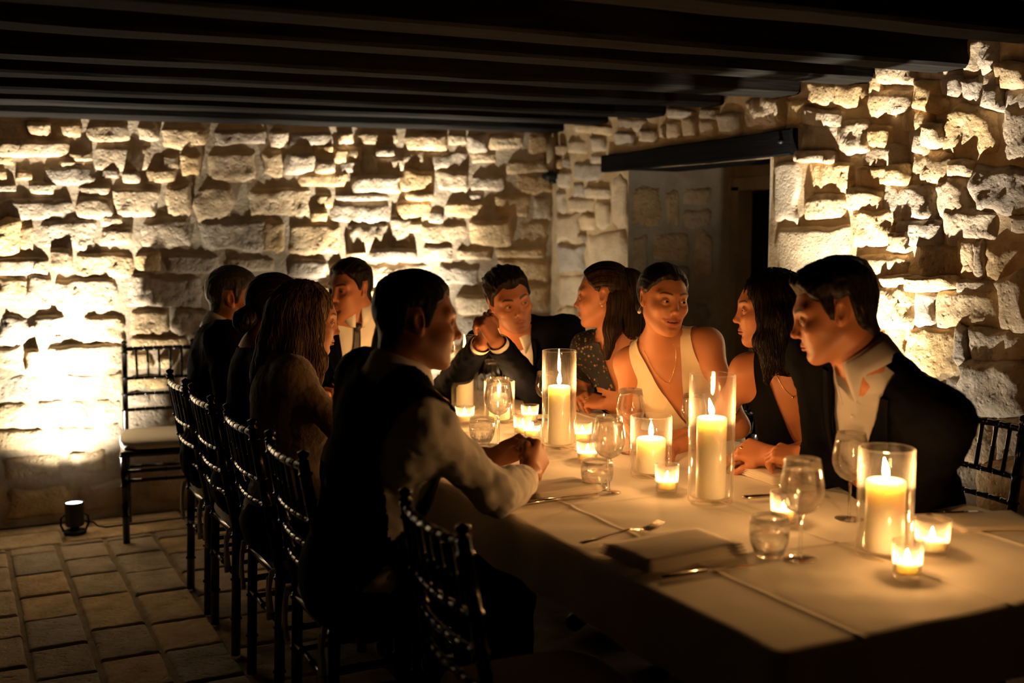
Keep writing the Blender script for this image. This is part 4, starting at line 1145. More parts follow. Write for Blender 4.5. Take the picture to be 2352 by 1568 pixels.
def vcol_mat(name, rough, sss=0.0, spec=.35, bump=None, rad=(.012, .004, .002)):
    t = NT(name); b = t.b; a = t.n('ShaderNodeAttribute', attribute_name='Col'); t.l(a, 'Color', b, 'Base Color')
    b.inputs['Roughness'].default_value = rough; b.inputs['Specular IOR Level'].default_value = spec
    b.inputs['Subsurface Weight'].default_value = sss; b.inputs['Subsurface Radius'].default_value = rad; b.inputs['Subsurface Scale'].default_value = 1.0
    if bump:
        tc = t.n('ShaderNodeTexCoord'); nz = t.n('ShaderNodeTexNoise', i_Scale=bump[0], i_Detail=4.0); t.l(tc, 'Object', nz, 'Vector')
        bp = t.n('ShaderNodeBump', i_Strength=bump[1], i_Distance=bump[2]); t.l(nz, 'Fac', bp, 'Height'); t.l(bp, 'Normal', b, 'Normal')
    return t.m
M_skin = vcol_mat('skin', .48, .12, .35, (260, .12, .0015))
M_eye = vcol_mat('eye', .12, 0, .6)
def hair_mat(name, c1, c2):
    t = NT(name); b = t.b; tc = t.n('ShaderNodeTexCoord'); mp = t.n('ShaderNodeMapping'); mp.inputs['Scale'].default_value = (160, 160, 18)
    t.l(tc, 'Object', mp, 'Vector'); nz = t.n('ShaderNodeTexNoise', i_Scale=1.0, i_Detail=4.0, i_Distortion=.6); t.l(mp, 'Vector', nz, 'Vector')
    r = t.ramp(nz, 'Fac', [(.3, c1), (.7, c2)]); t.l(r, 'Color', b, 'Base Color')
    bp = t.n('ShaderNodeBump', i_Strength=.6, i_Distance=.003); t.l(nz, 'Fac', bp, 'Height'); t.l(bp, 'Normal', b, 'Normal')
    b.inputs['Roughness'].default_value = .45; b.inputs['Specular IOR Level'].default_value = .16
    return t.m
M_hair_dark = hair_mat('dark_brown_hair', (.004, .0025, .002), (.018, .010, .006))
M_hair_black = hair_mat('near_black_hair', (.005, .0035, .003), (.022, .012, .008))
M_hair_brown = hair_mat('brown_hair', (.012, .006, .0035), (.050, .025, .012))
M_hair_blond = hair_mat('dark_blond_hair', (.05, .028, .012), (.24, .14, .06))
M_hair_grey = hair_mat('greying_hair', (.012, .010, .009), (.07, .06, .05))
M_suit = plain('black_wool', (.0022, .0022, .003), .95, spec=.05, bump=(300, .2, .001))
M_navy = plain('navy_wool', (.0035, .004, .007), .95, spec=.05, bump=(300, .2, .001))
M_shirt = plain('white_shirt', (.72, .68, .62), .8, sheen=.1, bump=(180, .15, .001))
M_greyshirt = plain('grey_shirt', (.42, .39, .37), .8, sheen=.1, bump=(180, .15, .001))
M_trouser = plain('dark_trousers', (.004, .004, .005), .95, spec=.08)
M_tie = plain('tie_silk', (.035, .032, .040), .5, bump=(140, .4, .001), var=.4)
M_cream = plain('cream_dress', (.70, .58, .40), .7, sheen=.2, bump=(150, .15, .001))
M_blackdress = plain('black_dress', (.004, .0035, .004), .9, spec=.1)
M_lace = plain('tan_lace', (.16, .098, .055), .85, sheen=.3, bump=(70, .9, .004), var=.35)
M_gold = plain('gold', (.85, .60, .28), .25, 1.0)
M_pearl = plain('pearl', (.8, .74, .66), .2, 0, .6)
M_red = plain('red_silk', (.20, .03, .03), .6)
M_button = plain('shell_button', (.7, .66, .6), .3)
def floral_mat():
    t = NT('floral_print'); b = t.b; tc = t.n('ShaderNodeTexCoord')
    v = t.n('ShaderNodeTexVoronoi', i_Scale=62.0); t.l(tc, 'Object', v, 'Vector')
    nz = t.n('ShaderNodeTexNoise', i_Scale=26.0, i_Detail=3.0); t.l(tc, 'Object', nz, 'Vector')
    m1 = t.n('ShaderNodeMapRange', i_1=.20, i_2=.36, i_3=1.0, i_4=0.0); t.l(v, 'Distance', m1, 0)
    m2 = t.n('ShaderNodeMapRange', i_1=.42, i_2=.50, i_3=0.0, i_4=1.0); t.l(nz, 'Fac', m2, 0)
    mu = t.n('ShaderNodeMath', operation='MULTIPLY'); t.l(m1, 0, mu, 0); t.l(m2, 0, mu, 1)
    hs = t.n('ShaderNodeSeparateColor'); t.l(v, 'Color', hs, 'Color')
    cr = t.ramp(hs, 0, [(.1, (.40, .17, .09)), (.4, (.16, .19, .07)), (.7, (.48, .33, .18)), (.9, (.30, .12, .07))])
    mx = t.n('ShaderNodeMix', data_type='RGBA'); mx.inputs[6].default_value = (.008, .007, .009, 1)
    t.l(mu, 0, mx, 0); t.l(cr, 'Color', mx, 7); t.l(mx, 2, b, 'Base Color'); b.inputs['Roughness'].default_value = .7
    return t.m
M_floral = floral_mat()

FWD = np.array([math.sin(R(26.5)), math.cos(R(26.5)), 0]); RGT = np.array([math.cos(R(26.5)), -math.sin(R(26.5)), 0])
def head_frame(alpha, pitch, roll):
    """alpha: 0 faces the photographer, 90 faces picture right; pitch: down positive; roll: chin towards picture right positive when facing us"""
    a = R(alpha); f = -FWD * math.cos(a) + RGT * math.sin(a)
    u = np.array([0, 0, 1.0]); l = np.cross(u, f)
    p = R(pitch); f2 = f * math.cos(p) - u * math.sin(p); u2 = u * math.cos(p) + f * math.sin(p)
    r = R(roll); u3 = u2 * math.cos(r) - l * math.sin(r); l3 = l * math.cos(r) + u2 * math.sin(r)
    return np.stack([f2, l3, u3], 1)

def head_field(c, M, s, sex, neck_to, o):
    c = np.array(c); T = lambda x, y, z: c + M @ (np.array([x, y, z]) * s)
    f = Field(); male = sex == 'm'
    jw = 1.0 if male else .84
    f.ell(T(-.014, 0, .030), np.array([.094, .0745, .084]) * s, M, .02)
    f.ell(T(.026, 0, -.022), np.array([.064, .0615 if male else .0565, .090]) * s, M, .03)
    f.ell(T(.030, 0, -.064), np.array([.054, .050 * jw, .046]) * s, M, .03)
    for y in (-1, 1):
        f.cone(T(-.004, y * .050 * jw, -.050), T(.056, y * .022 * jw, -.094), .017 * s, .014 * s, .03)
        f.ell(T(.058, y * (.041 if male else .038), -.026), np.array([.024, .020, .018]) * s, M, .03)
    f.cone(T(.070, -.006, -.101), T(.070, .006, -.101), (.0165 if male else .0135) * s, None, .022)
    br = .0108 if male else .0065
    for y in (-1, 1): f.cone(T(.079, y * .010, .021), T(.066, y * .047, .023), br * s, br * .8 * s, .022)
    ns = 1.0 if male else .80
    for y in (-1, 1): f.ell(T(.098, y * .032, -.001), np.array([.021, .0195, .0135]) * s, M, .014, -1)
    f.cone(T(.078, 0, .016), T(.0965 + .006 * ns, 0, -.030), .0070 * s * ns, .0090 * s * ns, .016)
    f.ell(T(.099 + .004 * ns, 0, -.0335), np.array([.0115, .0095, .0085]) * s * ns, M, .010)
    for y in (-1, 1): f.ell(T(.0895, y * .0122 * ns, -.0385), np.array([.0105, .0068, .0068]) * s * ns, M, .007)
    for y in (-1, 1): f.ell(T(.096, y * .0065 * ns, -.0455), np.array([.006, .0032, .004]) * s, M, .003, -1)
    # eyelids
    for y in (-1, 1):
        f.ell(T(.0745, y * .0315, -.0005), np.array([.0142] * 3) * s, M, .005)
        f.ell(T(.0915, y * .0318, -.001), np.array([.010, .0120, o.get('eye', .0030)]) * s, M, .003, -1)
    # lips
    mz = -.0685
    lw = .0235 + o.get('smile', 0) * 1.2; op_ = o.get('open', 0)
    sm_ = o.get('smile', 0)
    for y in (-1, 1):
        f.cone(T(.0895, 0, mz + .0040 + op_ * .4), T(.0755, y * lw, mz + .0005 + sm_), .0062 * s, .0036 * s, .008)
        f.cone(T(.0885, 0, mz - .0055 - op_ * .6), T(.0755, y * lw * .92, mz - .001 + sm_), .0068 * s, .0036 * s, .008)
    op = o.get('open', 0)
    f.ell(T(.098, 0, mz - .0006 - op * .1 + sm_ * .4), np.array([.020, .021 + sm_ * 1.2, .0010 + op * .55]) * s, M, .003, -1)
    f.ell(T(.092, 0, mz - .0160), np.array([.008, .014, .0035]) * s, M, .010, -1)
    # ears
    for y in (-1, 1):
        a = T(-.012, y * .074, .004)
        E = M @ np.array(Euler((0, R(-12), y * R(18))).to_matrix())
        f.ell(a, np.array([.0185, .0075, .031]) * s, E, .008)
        f.ell(T(-.006, y * .081, .004), np.array([.0095, .006, .017]) * s, E, .006, -1)
        f.ell(T(-.001, y * .073, -.021), np.array([.008, .006, .009]) * s, E, .006)
    nr = (.057 if male else .046)
    f.cone(T(-.028, 0, -.055), neck_to, nr * s, nr * s * 1.06, .03)
    return f

def head_colors(V, c, M, s, o):
    q = (V - np.array(c)) @ M / s; x, y, z = q.T
    base = np.array(o.get('skin', (.47, .196, .091)))
    C = np.tile(base, (len(V), 1))
    def mixin(w, col): C[:] = C * (1 - w[:, None]) + np.array(col) * w[:, None]
    ck = np.exp(-(((x - .07) / .03) ** 2 + ((np.abs(y) - .04) / .02) ** 2 + ((z + .032) / .02) ** 2)); mixin(ck * .30, (.47, .155, .07))
    mixin(np.exp(-(((x - .108) / .02) ** 2 + (y / .014) ** 2 + ((z + .036) / .014) ** 2)) * .3, (.45, .145, .065))
    if o.get('beard'):
        b = sm(-.036, -.06, z - np.abs(y) * .25) * sm(-.02, .02, x) * sm(-.135, -.115, z); mixin(b * o['beard'], o.get('beardcol', (.16, .10, .07)))
    mz = -.0685; op = o.get('open', 0)
    sl = o.get('smile', 0); hw = .025 + sl * 1.2; lip = np.clip(1 - (np.abs(y) / hw) ** 2, 0, 1) ** .5; zc = mz + sl * (np.abs(y) / hw) ** 2
    up = sm(zc + (.0088 + op * .4) * lip + .001, zc + (.0070 + op * .4) * lip, z); lo = sm(zc - (.0108 + op * .6) * lip - .001, zc - (.0090 + op * .6) * lip, z)
    mixin(up * lo * sm(.070, .078, x) * (np.abs(y) < hw) * .8, o.get('lip', (.34, .10, .065)))
    # brows
    by = np.abs(y); bz = .0225 + .006 * np.sin(np.clip((by - .012) / .042, 0, 1) * 2.2) - .004 * sm(.04, .055, by)
    th = .0042 * (1 if o['sex'] == 'm' else .72) * (1 - .5 * sm(.03, .055, by))
    w = sm(th * 1.5, th * .6, np.abs(z - bz)) * sm(.010, .015, by) * sm(.056, .048, by) * (x > .04); mixin(w * .92, o.get('brow', (.02, .012, .008)))
    # lash line
    for sg in (-1, 1):
        d = np.sqrt(((y - sg * .0325) / .0140) ** 2 + ((z + .001) / .0062) ** 2); mixin(sm(.25, .0, np.abs(d - 1.0)) * (x > .05) * .6, (.05, .025, .018))
    return C

def hand_field(w, fx, bz, side, curls, s=1.0, thumb=(20, 25), spread=1.0):
    """w wrist, fx fingers' direction, bz direction of the back of the hand, side +1 left / -1 right"""
    x = nrm(fx); z = nrm(np.array(bz) - x * np.dot(bz, x)); y = np.cross(z, x) * (-side)   # y: thumb side
    w = np.array(w); T = lambda a, b, c: w + (x * a + y * b + z * c) * s
    f = Field(); ys = [.031, .0105, -.0105, -.030]; mx = [.090, .094, .089, .080]; ln = [.070, .078, .073, .057]; rr = [.0095, .0098, .0092, .0080]
    for i in range(4): f.cone(T(.006, ys[i] * .55, -.002), T(mx[i], ys[i], 0), .0145 * s, .0120 * s, .014)
    f.cone(T(.012, .016, -.010), T(.052, .034, -.012), .0145 * s, .0135 * s, .014)
    f.ell(T(.05, 0, -.006), np.array([.045, .036, .014]) * s, np.stack([x, y, z], 1), .014)
    for i in range(4):
        p = np.array([mx[i], ys[i], 0.0]); ang = 0; cu = curls[i] if hasattr(curls[0], '__len__') else curls
        lat = (1.5 - i) * .045 * spread
        for j, (fr, cj) in enumerate(zip((.44, .31, .25), cu)):
            ang += R(cj); d = np.array([math.cos(ang) * math.cos(lat), math.sin(lat) * math.cos(ang), -math.sin(ang)]) * ln[i] * fr * 1.06
            r0 = rr[i] * (1 - .10 * j); r1 = rr[i] * (1 - .10 * (j + 1))
            f.cone(T(*p), T(*(p + d)), r0 * s * 1.04, r1 * s, .0045 if j else .007); p = p + d
    p = np.array([.040, .038, -.012]); az, cu = R(thumb[0]), R(thumb[1])
    for j, L in enumerate((.036, .032, .026)):
        a = R(38) - az * .5 - cu * j * .6
        d = np.array([math.cos(a) * math.cos(cu * j), math.sin(a), -math.sin(cu * j) * .8 - .25]); d = d / np.linalg.norm(d) * L
        r0 = (.0125, .0108, .0100)[j]; f.cone(T(*p), T(*(p + d)), r0 * s, r0 * .9 * s, .006); p = p + d
    return f

class Person:
    pass
def person(key, label, head, alpha, pitch, roll, s, sex, pelvis, facing, arms, o):
    """build one seated guest; returns frames for clothing"""
    P = Person(); o = dict(o); o['sex'] = sex; P.o = o; P.s = s; P.sex = sex; P.facing = nrm(list(facing) + [0]) if len(facing) == 2 else nrm(facing)
    M = head_frame(alpha, pitch, roll); c = np.array(head); P.c = c; P.M = M
    male = sex == 'm'
    pv = np.array([pelvis[0], pelvis[1], pelvis[2] if len(pelvis) > 2 else .57])
    root = empty('person', (pv[0], pv[1], 0.0), 0, label, 'person'); P.root = root; P.org = np.array([pv[0], pv[1], 0.0])
    N = c + M @ (np.array([-.035, 0, -.150]) * s) * 1.0
    N = N * .75 + .25 * (c + np.array([0, 0, -.165 * s]) - P.facing * .035); N = N + np.array(o.get('N', (0, 0, 0))); P.N = N
    up = nrm(N - pv); lat = np.cross(np.array([0, 0, 1]), P.facing); lat = nrm(lat - up * (lat @ up)); fr = np.cross(lat, up)
    lat = nrm(lat + up * o.get('tilt', 0)); fr = nrm(np.cross(lat, up)); P.up, P.lat, P.fr = up, lat, fr
    B = np.stack([fr, lat, up], 1); P.B = B; L = np.linalg.norm(N - pv)
    at = lambda t, f=0, l=0: N - up * (t * L) + fr * f + lat * l
    sw = (.178 if male else .150) * s * o.get('sw', 1)
    tor = Field()
    g = 1.0 if male else .86
    tor.ell(at(1.0), np.array([.125, .170 if male else .165, .12]), B, .06)
    tor.ell(at(.66, .005), np.array([.112 * g, .150 * g, .20]), B, .08)
    tor.ell(at(.34, .012), np.array([.118 * g, .165 * g, .17]), B, .07)
    tor.ell(at(.15, -.012), np.array([.085 * g, .150 * g, .085]), B, .06)
    if not male:
        for y in (-1, 1): tor.ell(at(.40, .075, y * .068), np.array([.055, .058, .058]), B, .05)
    SH = {}
    for sd in (1, -1):
        S = N - up * .055 + lat * (sd * sw) - fr * .0 + np.array(o.get('sh' + ('L' if sd > 0 else 'R'), (0, 0, 0))); SH[sd] = S
        r = .060 if male else .046
        tor.cone(N + up * .012 - fr * .012, S, .046 if male else .036, r * .9, .055)
        tor.cone(S, S - up * .08 - lat * sd * .03, r, r * 1.05, .05)
    P.SH = SH
    arm = Field(); P.hands = Field(); P.wr = {}; P.el = {}
    hz = []
    for sd in (1, -1):
        e, wv = np.array(arms[sd]['e'], float), np.array(arms[sd]['w'], float)
        S = SH[sd]; r = (.052, .041, .041, .0285) if male else (.042, .034, .034, .0235)
        arm.cone(S, e, r[0], r[1], .035); arm.cone(e, e + (wv - e) * .3, r[1], r[1] * 1.02, .03); arm.cone(e + (wv - e) * .3, wv, r[2] * 1.02, r[3], .03)
        P.wr[sd] = wv; P.el[sd] = e
        h = arms[sd].get('h')
        if h:
            hf = hand_field(wv, h['x'], h['z'], sd, h['c'], (1.0 if male else .90) * o.get('hs', 1), h.get('t', (20, 25)), h.get('sp', 1))
            P.hands = P.hands + hf; hz.append((wv, nrm(h['x'])))
        else:
            P.hands.cone(wv, wv + nrm(wv - e) * .15, .028, .02, .01); hz.append((wv, nrm(wv - e)))
    legs = Field(); fx = P.facing
    lh = np.cross(np.array([0, 0, 1]), fx)
    kl = o.get('knee', .40)
    for sd in (1, -1):
        hp = pv + lh * sd * .085 - np.array([0, 0, .04]); kn = hp + fx * kl + lh * sd * .035; kn[2] = .515
        an = kn + fx * .02; an[2] = .085
        legs.cone(hp, kn, .082 if male else .078, .060, .05); legs.cone(kn, an, .056, .040, .04)
    feet = Field()
    for sd in (1, -1):
        hp = pv + lh * sd * .085; an = hp + fx * (kl + .02) + lh * sd * .035
        feet.cone(np.array([an[0], an[1], .05]) - fx * .04, np.array([an[0], an[1], .036]) + fx * .15, .042, .034, .03)
        feet.cone(np.array([an[0], an[1], .09]), np.array([an[0], an[1], .05]), .042, .04, .03)
    hf = head_field(c, M, s, sex, N, o); P.hf = hf; P.tor = tor; P.arm = arm; P.legs = legs
    full = tor + arm + hf
    if len(P.hands.p): full = full + P.hands
    # ---- one body mesh: fine over the head and the hands, coarser under the clothes
    inl = lambda C, b=0.0: (((C - c) @ M)[:, 2] / s > -.150 - b) & (np.linalg.norm(C - c, axis=1) < (.185 + b) * s)
    lo = c - .21 * s; hi = c + .21 * s
    hfull = hf + tor + arm
    V1, F1 = surf(hfull, .0026 * s, lo, hi)
    V1, F1, _ = clip(V1, F1, lambda C: inl(C, .012))
    C1 = head_colors(V1, c, M, s, o)
    P.headV, P.headF = V1, F1
    parts = [(V1, F1, C1)]
    sk = np.array(o.get('skin', (.47, .196, .091)))
    def hand_zone(C, b=0.0):
        r = np.zeros(len(C), bool)
        for wv, d in hz: r |= ((C - wv) @ d > -.012 - b) & (np.linalg.norm(C - wv, axis=1) < .24) & (P.hands(C) < .02)
        return r
    if len(P.hands.p):
        lo, hi = P.hands.bounds(.02)
        fa = arm + P.hands
        V2, F2 = surf(fa, .0028, lo, hi); V2, F2, _ = clip(V2, F2, lambda C: hand_zone(C, .008) & (P.hands(C) < .02))
        C2 = np.tile(sk * .97, (len(V2), 1)); parts.append((V2, F2, C2))
    fl_ = full + legs + feet
    V3, F3 = surf(fl_, .0105 if male else .0085, newton=True)
    V3, F3, _ = clip(V3, F3, lambda C: ~inl(C) & ~hand_zone(C))
    C3 = np.tile(sk, (len(V3), 1)); C3[V3[:, 2] < .12] = (.012, .01, .01); parts.append((V3, F3, C3))
    n = 0; VV = []; FF = []; CC = []
    for v, f, cc in parts: VV.append(v); FF.append(f + n); CC.append(cc); n += len(v)
    P.body = mesh_np('body', np.concatenate(VV), np.concatenate(FF), M_skin, root, P.org, np.concatenate(CC))
    # ---- eyes
    T = lambda x, y, z: c + M @ (np.array([x, y, z]) * s)
    P.T = T
    gz = np.array(o.get('gaze', (1, 0, 0)), float); gz = M @ nrm(gz)
    for y in (-1, 1):
        m = MB(); nn = 20; rad = .0128 * s
        m.lathe([(rad * math.sin(a), -rad * math.cos(a)) for a in np.linspace(0.001, math.pi - .001, 26)], nn)
        q = Vector((0, 0, 1)).rotation_difference(Vector(gz)).to_matrix()
        V = np.array([tuple(q @ Vector(v)) for v in m.V]) + T(.0748, y * .0315, -.0005)
        dt = (V - T(.0748, y * .0315, -.0005)) @ gz / rad
        cc = np.tile([.58, .50, .45], (len(V), 1)); cc[dt > .80] = o.get('iris', (.06, .03, .015)); cc[dt > .965] = (.004, .004, .004)
        mk_ = mesh_np('eye', V, np.array(m.F), M_eye, root, P.org, cc)
    if o.get('open'):
        m = MB().box((0, 0, 0), (.010, .030, .0055), None, .002); V = np.array([T(.0795 + v[0] - abs(v[1]) * .25, v[1], -.0670 + v[2]) for v in m.V])
        mk('teeth', V - P.org, m.F, M_pearl, root)
    return P

def garment(P, name, f, off, m, h=.010, keep=None, wr=.0, seed=1, wf=16.0, parent=None):
    V, F = surf(f, h, None, None, off, newton=False)
    if keep is not None: V, F, _ = clip(V, F, keep, True)
    if wr:
        g = f.grad(V, .004); pn = V * wf
        V = V + g * ((np.abs(fbm(pn, 3, seed)) ** .8) * wr * 2 - wr * .5)[:, None]
    return mesh_np(name, V, F, m, parent or P.root, P.org)

def tf(P, C):
    d = C - P.N; return d @ P.lat, -(d @ P.up), d @ P.fr      # across, down, front

def bvh_of(o, org):
    me = o.data; V = [v.co for v in me.vertices]; return BVHTree.FromPolygons([tuple(v) for v in V], [tuple(p.vertices) for p in me.polygons])

def drape(P, name, obj, grid, m, off=.004, th=.003):
    """lay a strip given in (across, down) torso coordinates onto a garment"""
    bv = bvh_of(obj, P.org); nu, nv = grid.shape[:2]; V = []
    for i in range(nu):
        last = None
        for j in range(nv):
            s_, t_ = grid[i, j]; p = P.N - P.org + P.lat * s_ - P.up * t_ + P.fr * .5
            hit = bv.ray_cast(Vector(p), Vector(-P.fr))
            V.append(np.array(hit[0]) if hit[0] is not None else None)
    good = [v for v in V if v is not None]
    if not good: return None
    for i in range(len(V)):
        if V[i] is None:
            j = min((abs(k - i), k) for k in range(len(V)) if V[k] is not None)[1]; V[i] = V[j] + 1e-4 * i
    V = np.array(V).reshape(nu, nv, 3)
    W = V.copy()
    for _ in range(2):
        W[1:-1] = (W[:-2] + 2 * W[1:-1] + W[2:]) / 4
    V = W.reshape(-1, 3)
    a = V + P.fr * (off + th); b = V + P.fr * off * .3
    F = []; N_ = nu * nv
    for i in range(nu - 1):
        for j in range(nv - 1):
            q = (i * nv + j, (i + 1) * nv + j, (i + 1) * nv + j + 1, i * nv + j + 1); F.append(q)
    rim = [i * nv for i in range(nu)] + [(nu - 1) * nv + j for j in range(1, nv)] + [i * nv + nv - 1 for i in range(nu - 2, -1, -1)] + [j for j in range(nv - 2, 0, -1)]
    for q in range(len(rim)):
        r = (q + 1) % len(rim); F.append((rim[q], rim[r], N_ + rim[r], N_ + rim[q]))
    return mk(name, np.concatenate([a, b]), F, m, P.root)

def vee(s_, t_, d, w0, dp, dmin=0.0):
    """signed: negative inside a V neck of half width w0 at the neck and depth dp"""
    return np.maximum(np.maximum(np.abs(s_) - w0 * (1 - t_ / dp), d - .20), np.maximum(t_ - dp, dmin - d))
def sleeves(P, C, back, rad=.12):
    v = np.full(len(C), 1.0)
    for sd in (1, -1):
        ax = nrm(P.wr[sd] - P.el[sd]); q = C - P.wr[sd]; al = q @ ax; v = np.minimum(v, np.maximum(-back - al, np.sqrt(np.maximum((q * q).sum(1) - al * al, 1e-9)) - .062))
    return v
def jacket(P, m, vw=.072, vd=.34, off=.017, wr=.006, sleeve=.02, tag_=None):
    f = P.tor + P.arm
    def keep(C):
        s_, t_, d = tf(P, C)
        return np.minimum(vee(s_, t_, d, vw, vd), sleeves(P, C, sleeve))
    o = garment(P, 'jacket', f, off, m, .0095, keep, wr, len(m.name) * 7 % 97)
    for sg in (1, -1):
        g = np.zeros((12, 5, 2))
        for i, t in enumerate(np.linspace(.0, 1, 12)):
            tt = -.015 + t * (vd - .0); w0 = vw * (1 - max(tt, 0) / vd) - .004
            wd = .018 + .055 * math.sin(min(1, t * 1.45 + .12) * math.pi * .62) * (1 if t < .30 else max(.0, 1 - (t - .30) / .75))
            if .17 < t < .27: wd *= .72
            for j in range(5): g[i, j] = (sg * (w0 + wd * j / 4), tt)
        if sg < 0: g = g[:, ::-1]
        drape(P, 'lapel', o, g, m, .005, .004)
    return o

def collar(P, m, r=.064, gap=24, hgt=.045, tip=.035, name='shirt_collar', lift=.020):
    ax = nrm(P.c + P.M @ (np.array([-.028, 0, -.06]) * P.s) - P.N); b = nrm(-P.fr + ax * (P.fr @ ax)); l = np.cross(ax, b)
    ctr = P.N + ax * lift
    V = []; F = []; n = 34
    for i in range(n):
        ph = R(-180 + gap + (360 - 2 * gap) * i / (n - 1)); fr_ = (1 - math.cos(ph)) / 2      # 0 back, 1 front
        d = b * math.cos(ph) + l * math.sin(ph)
        top = hgt * (1 - .45 * fr_); tp = tip * sm(.80, 1.0, fr_)
        V += [ctr + d * (r * .98) - ax * .02, ctr + d * (r * .97) + ax * top * .96, ctr + d * (r * .99 + .003) + ax * (top + .003), ctr + d * (r + .010) + ax * top * .85,
              ctr + d * (r + .017 + .004 * fr_) + ax * (top * .25 - tp * .35), ctr + d * (r + .020 + .010 * fr_) + ax * (-.008 - tp)]
    for i in range(n - 1):
        for j in range(5): F.append((i * 6 + j, (i + 1) * 6 + j, (i + 1) * 6 + j + 1, i * 6 + j + 1))
    o = mk(name, np.array(V) - P.org, F, m, P.root)
    md = o.modifiers.new('thickness', 'SOLIDIFY'); md.thickness = .002
    return o

def cuff(P, sd, m, r=.036, L=.045, back=.005, name='cuff', flare=1.06):
    ax = nrm(P.wr[sd] - P.el[sd]); a = P.wr[sd] - ax * (back + L); bq = P.wr[sd] - ax * back
    mb = MB(); x = nrm(np.cross(ax, [0, 0, 1.0])); y = np.cross(ax, x); V = []; n = 24
    for p, rr in ((a, r * .98), (a + (bq - a) * .5, r * 1.01), (bq, r * flare), (bq, r * flare - .003), (a, r * .94)):
        for k in range(n):
            an = 2 * math.pi * k / n; V.append(p + (x * math.cos(an) + y * math.sin(an) * .9) * rr - P.org)
    F = [(i * n + k, i * n + (k + 1) % n, (i + 1) * n + (k + 1) % n, (i + 1) * n + k) for i in range(4) for k in range(n)]
    return mk(name, V, F, m, P.root)

def trousers(P, m=None):
    lo_t = Field(); lo_t.p = P.tor.p[:1]
    f = lo_t + P.legs
    return garment(P, 'trousers', f, .012, m or M_trouser, .014, None, .004, 5)

def short_hair(P, m, top=.020, side=.009, hl=.064, wild=.5, seed=1, sideb=-.012, nape=-.085, recede=.010, quiff=0.0, female=False):
    V, F = P.headV, P.headF; q = (V - P.c) @ P.M / P.s; x, y, z = q.T
    zmin = np.interp(x, [-.10, -.075, -.050, -.040, -.034, .002, .010, .020, .034, .048, .060, .085], [nape, nape + .004, nape + .030, -.035, .030, .030, sideb, sideb + .004, .030, hl - .018, hl, hl])
    if female: zmin = np.interp(x, [-.10, -.075, -.045, -.034, -.006, .006, .020, .034, .048, .060, .085], [nape, nape + .004, nape + .035, .012, .022, .012, .018, .036, hl - .022, hl, hl])
    zmin = zmin + recede * sm(.02, .05, np.abs(y)) * sm(.05, .065, x) - .003 * sm(.03, .0, np.abs(y)) * sm(.05, .07, x)
    zmin = zmin + .004 * fbm(q * 70, 2, seed)
    mask = sm(-.001, .020, z - zmin)
    ear = (np.abs(y) > .0745) & (z < .040) & (x > -.045) & (x < .022); mask = np.where(ear & (z < .034), 0, mask)
    g = P.hf.grad(V)
    tk = side + (top - side) * sm(.035, .085, z)
    tk = tk + quiff * sm(.03, .07, x) * sm(.05, .085, z)
    if female: a_ = np.arctan2(y, z + .02); wv_ = fbm(np.stack([a_ * 26, x * 9, a_ * 0], 1), 3, seed)
    n1 = wv_ if female else fbm(np.stack([x * 22, y * 130, z * 60], 1), 3, seed) * sm(.04, .09, z) + fbm(np.stack([x * 60, y * 60, z * 28], 1) * 1.6, 3, seed + 4) * (1 - sm(.04, .09, z))
    d = mask * tk * (1 + wild * n1) - .0025 * (1 - mask)
    W = V + g * (d * P.s)[:, None]
    keepf = mask[F].max(1) > .03
    F2 = F[keepf]; used = np.unique(F2); mp = np.full(len(V), -1); mp[used] = np.arange(len(used))
    o = mesh_np('hair', W[used], mp[F2], m, P.root, P.org)
    return o

def hair_mass(P, m, f, h=.0042, amp=.004, seed=1, sc=(95, 95, 14), strands=90, slen=14, keep=None, name='hair', sr=.0016, wav=.0045, down=None, start=None):
    V, F = surf(f, h * P.s)
    q = (V - P.c) @ P.M / P.s
    g = f.grad(V, .002)
    ang = np.arctan2(q[:, 1], q[:, 0] + .02)
    pn = np.stack([ang * 13 + .8 * np.sin(q[:, 2] * 40), q[:, 2] * sc[2], np.linalg.norm(q[:, :2], axis=1) * 40], 1)
    V = V + g * ((np.abs(fbm(pn, 3, seed)) * 2.2 - .5) * amp)[:, None]
    if keep is not None: V, F, _ = clip(V, F, keep, True)
    o = mesh_np(name, V, F, m, P.root, P.org)
    if strands:
        bv = BVHTree.FromPolygons([tuple(v) for v in V], [tuple(int(k) for k in ff) for ff in F]); rs = random.Random(seed); mb = MB()
        dn = Vector(down if down is not None else (0, 0, -1)); q2 = (V - P.c) @ P.M / P.s
        idx = [i for i in range(len(V)) if (start(q2[i]) if start else q2[i, 2] > -.10)]
        for k in range(strands):
            p = Vector(V[rs.choice(idx)]); pts = []; ph = rs.uniform(0, 6); am = rs.uniform(.15, .5)
            lift = rs.uniform(.0006, .0035)
            for j in range(slen):
                loc_, nr_, _, _ = bv.find_nearest(p)
                if loc_ is None: break
                pts.append(loc_ + nr_ * lift)
                tg = dn - nr_ * dn.dot(nr_)
                if tg.length < .05: tg = dn
                tg.normalize(); sd = nr_.cross(tg)
                p = loc_ + tg * .016 * P.s + sd * wav * am * math.sin(ph + j * .8)
            if len(pts) > 4:
                nn = len(pts); mb.tube([tuple(np.array(v) - P.org) for v in pts], [sr * math.sin(math.pi * min(1, (i + .6) / nn)) ** .6 + .0002 for i in range(nn)], 5, False)
        s_ = mb.obj('hair_strands', m, o); s_['kind'] = 'stuff'
    return o

def bead(P, p, r, m, name, parent=None):
    mb = MB().lathe([(r * math.sin(a), -r * math.cos(a)) for a in np.linspace(.001, math.pi - .001, 9)], 12)
    return mk(name, np.array(mb.V) + np.array(p) - P.org, mb.F, m, parent or P.root)

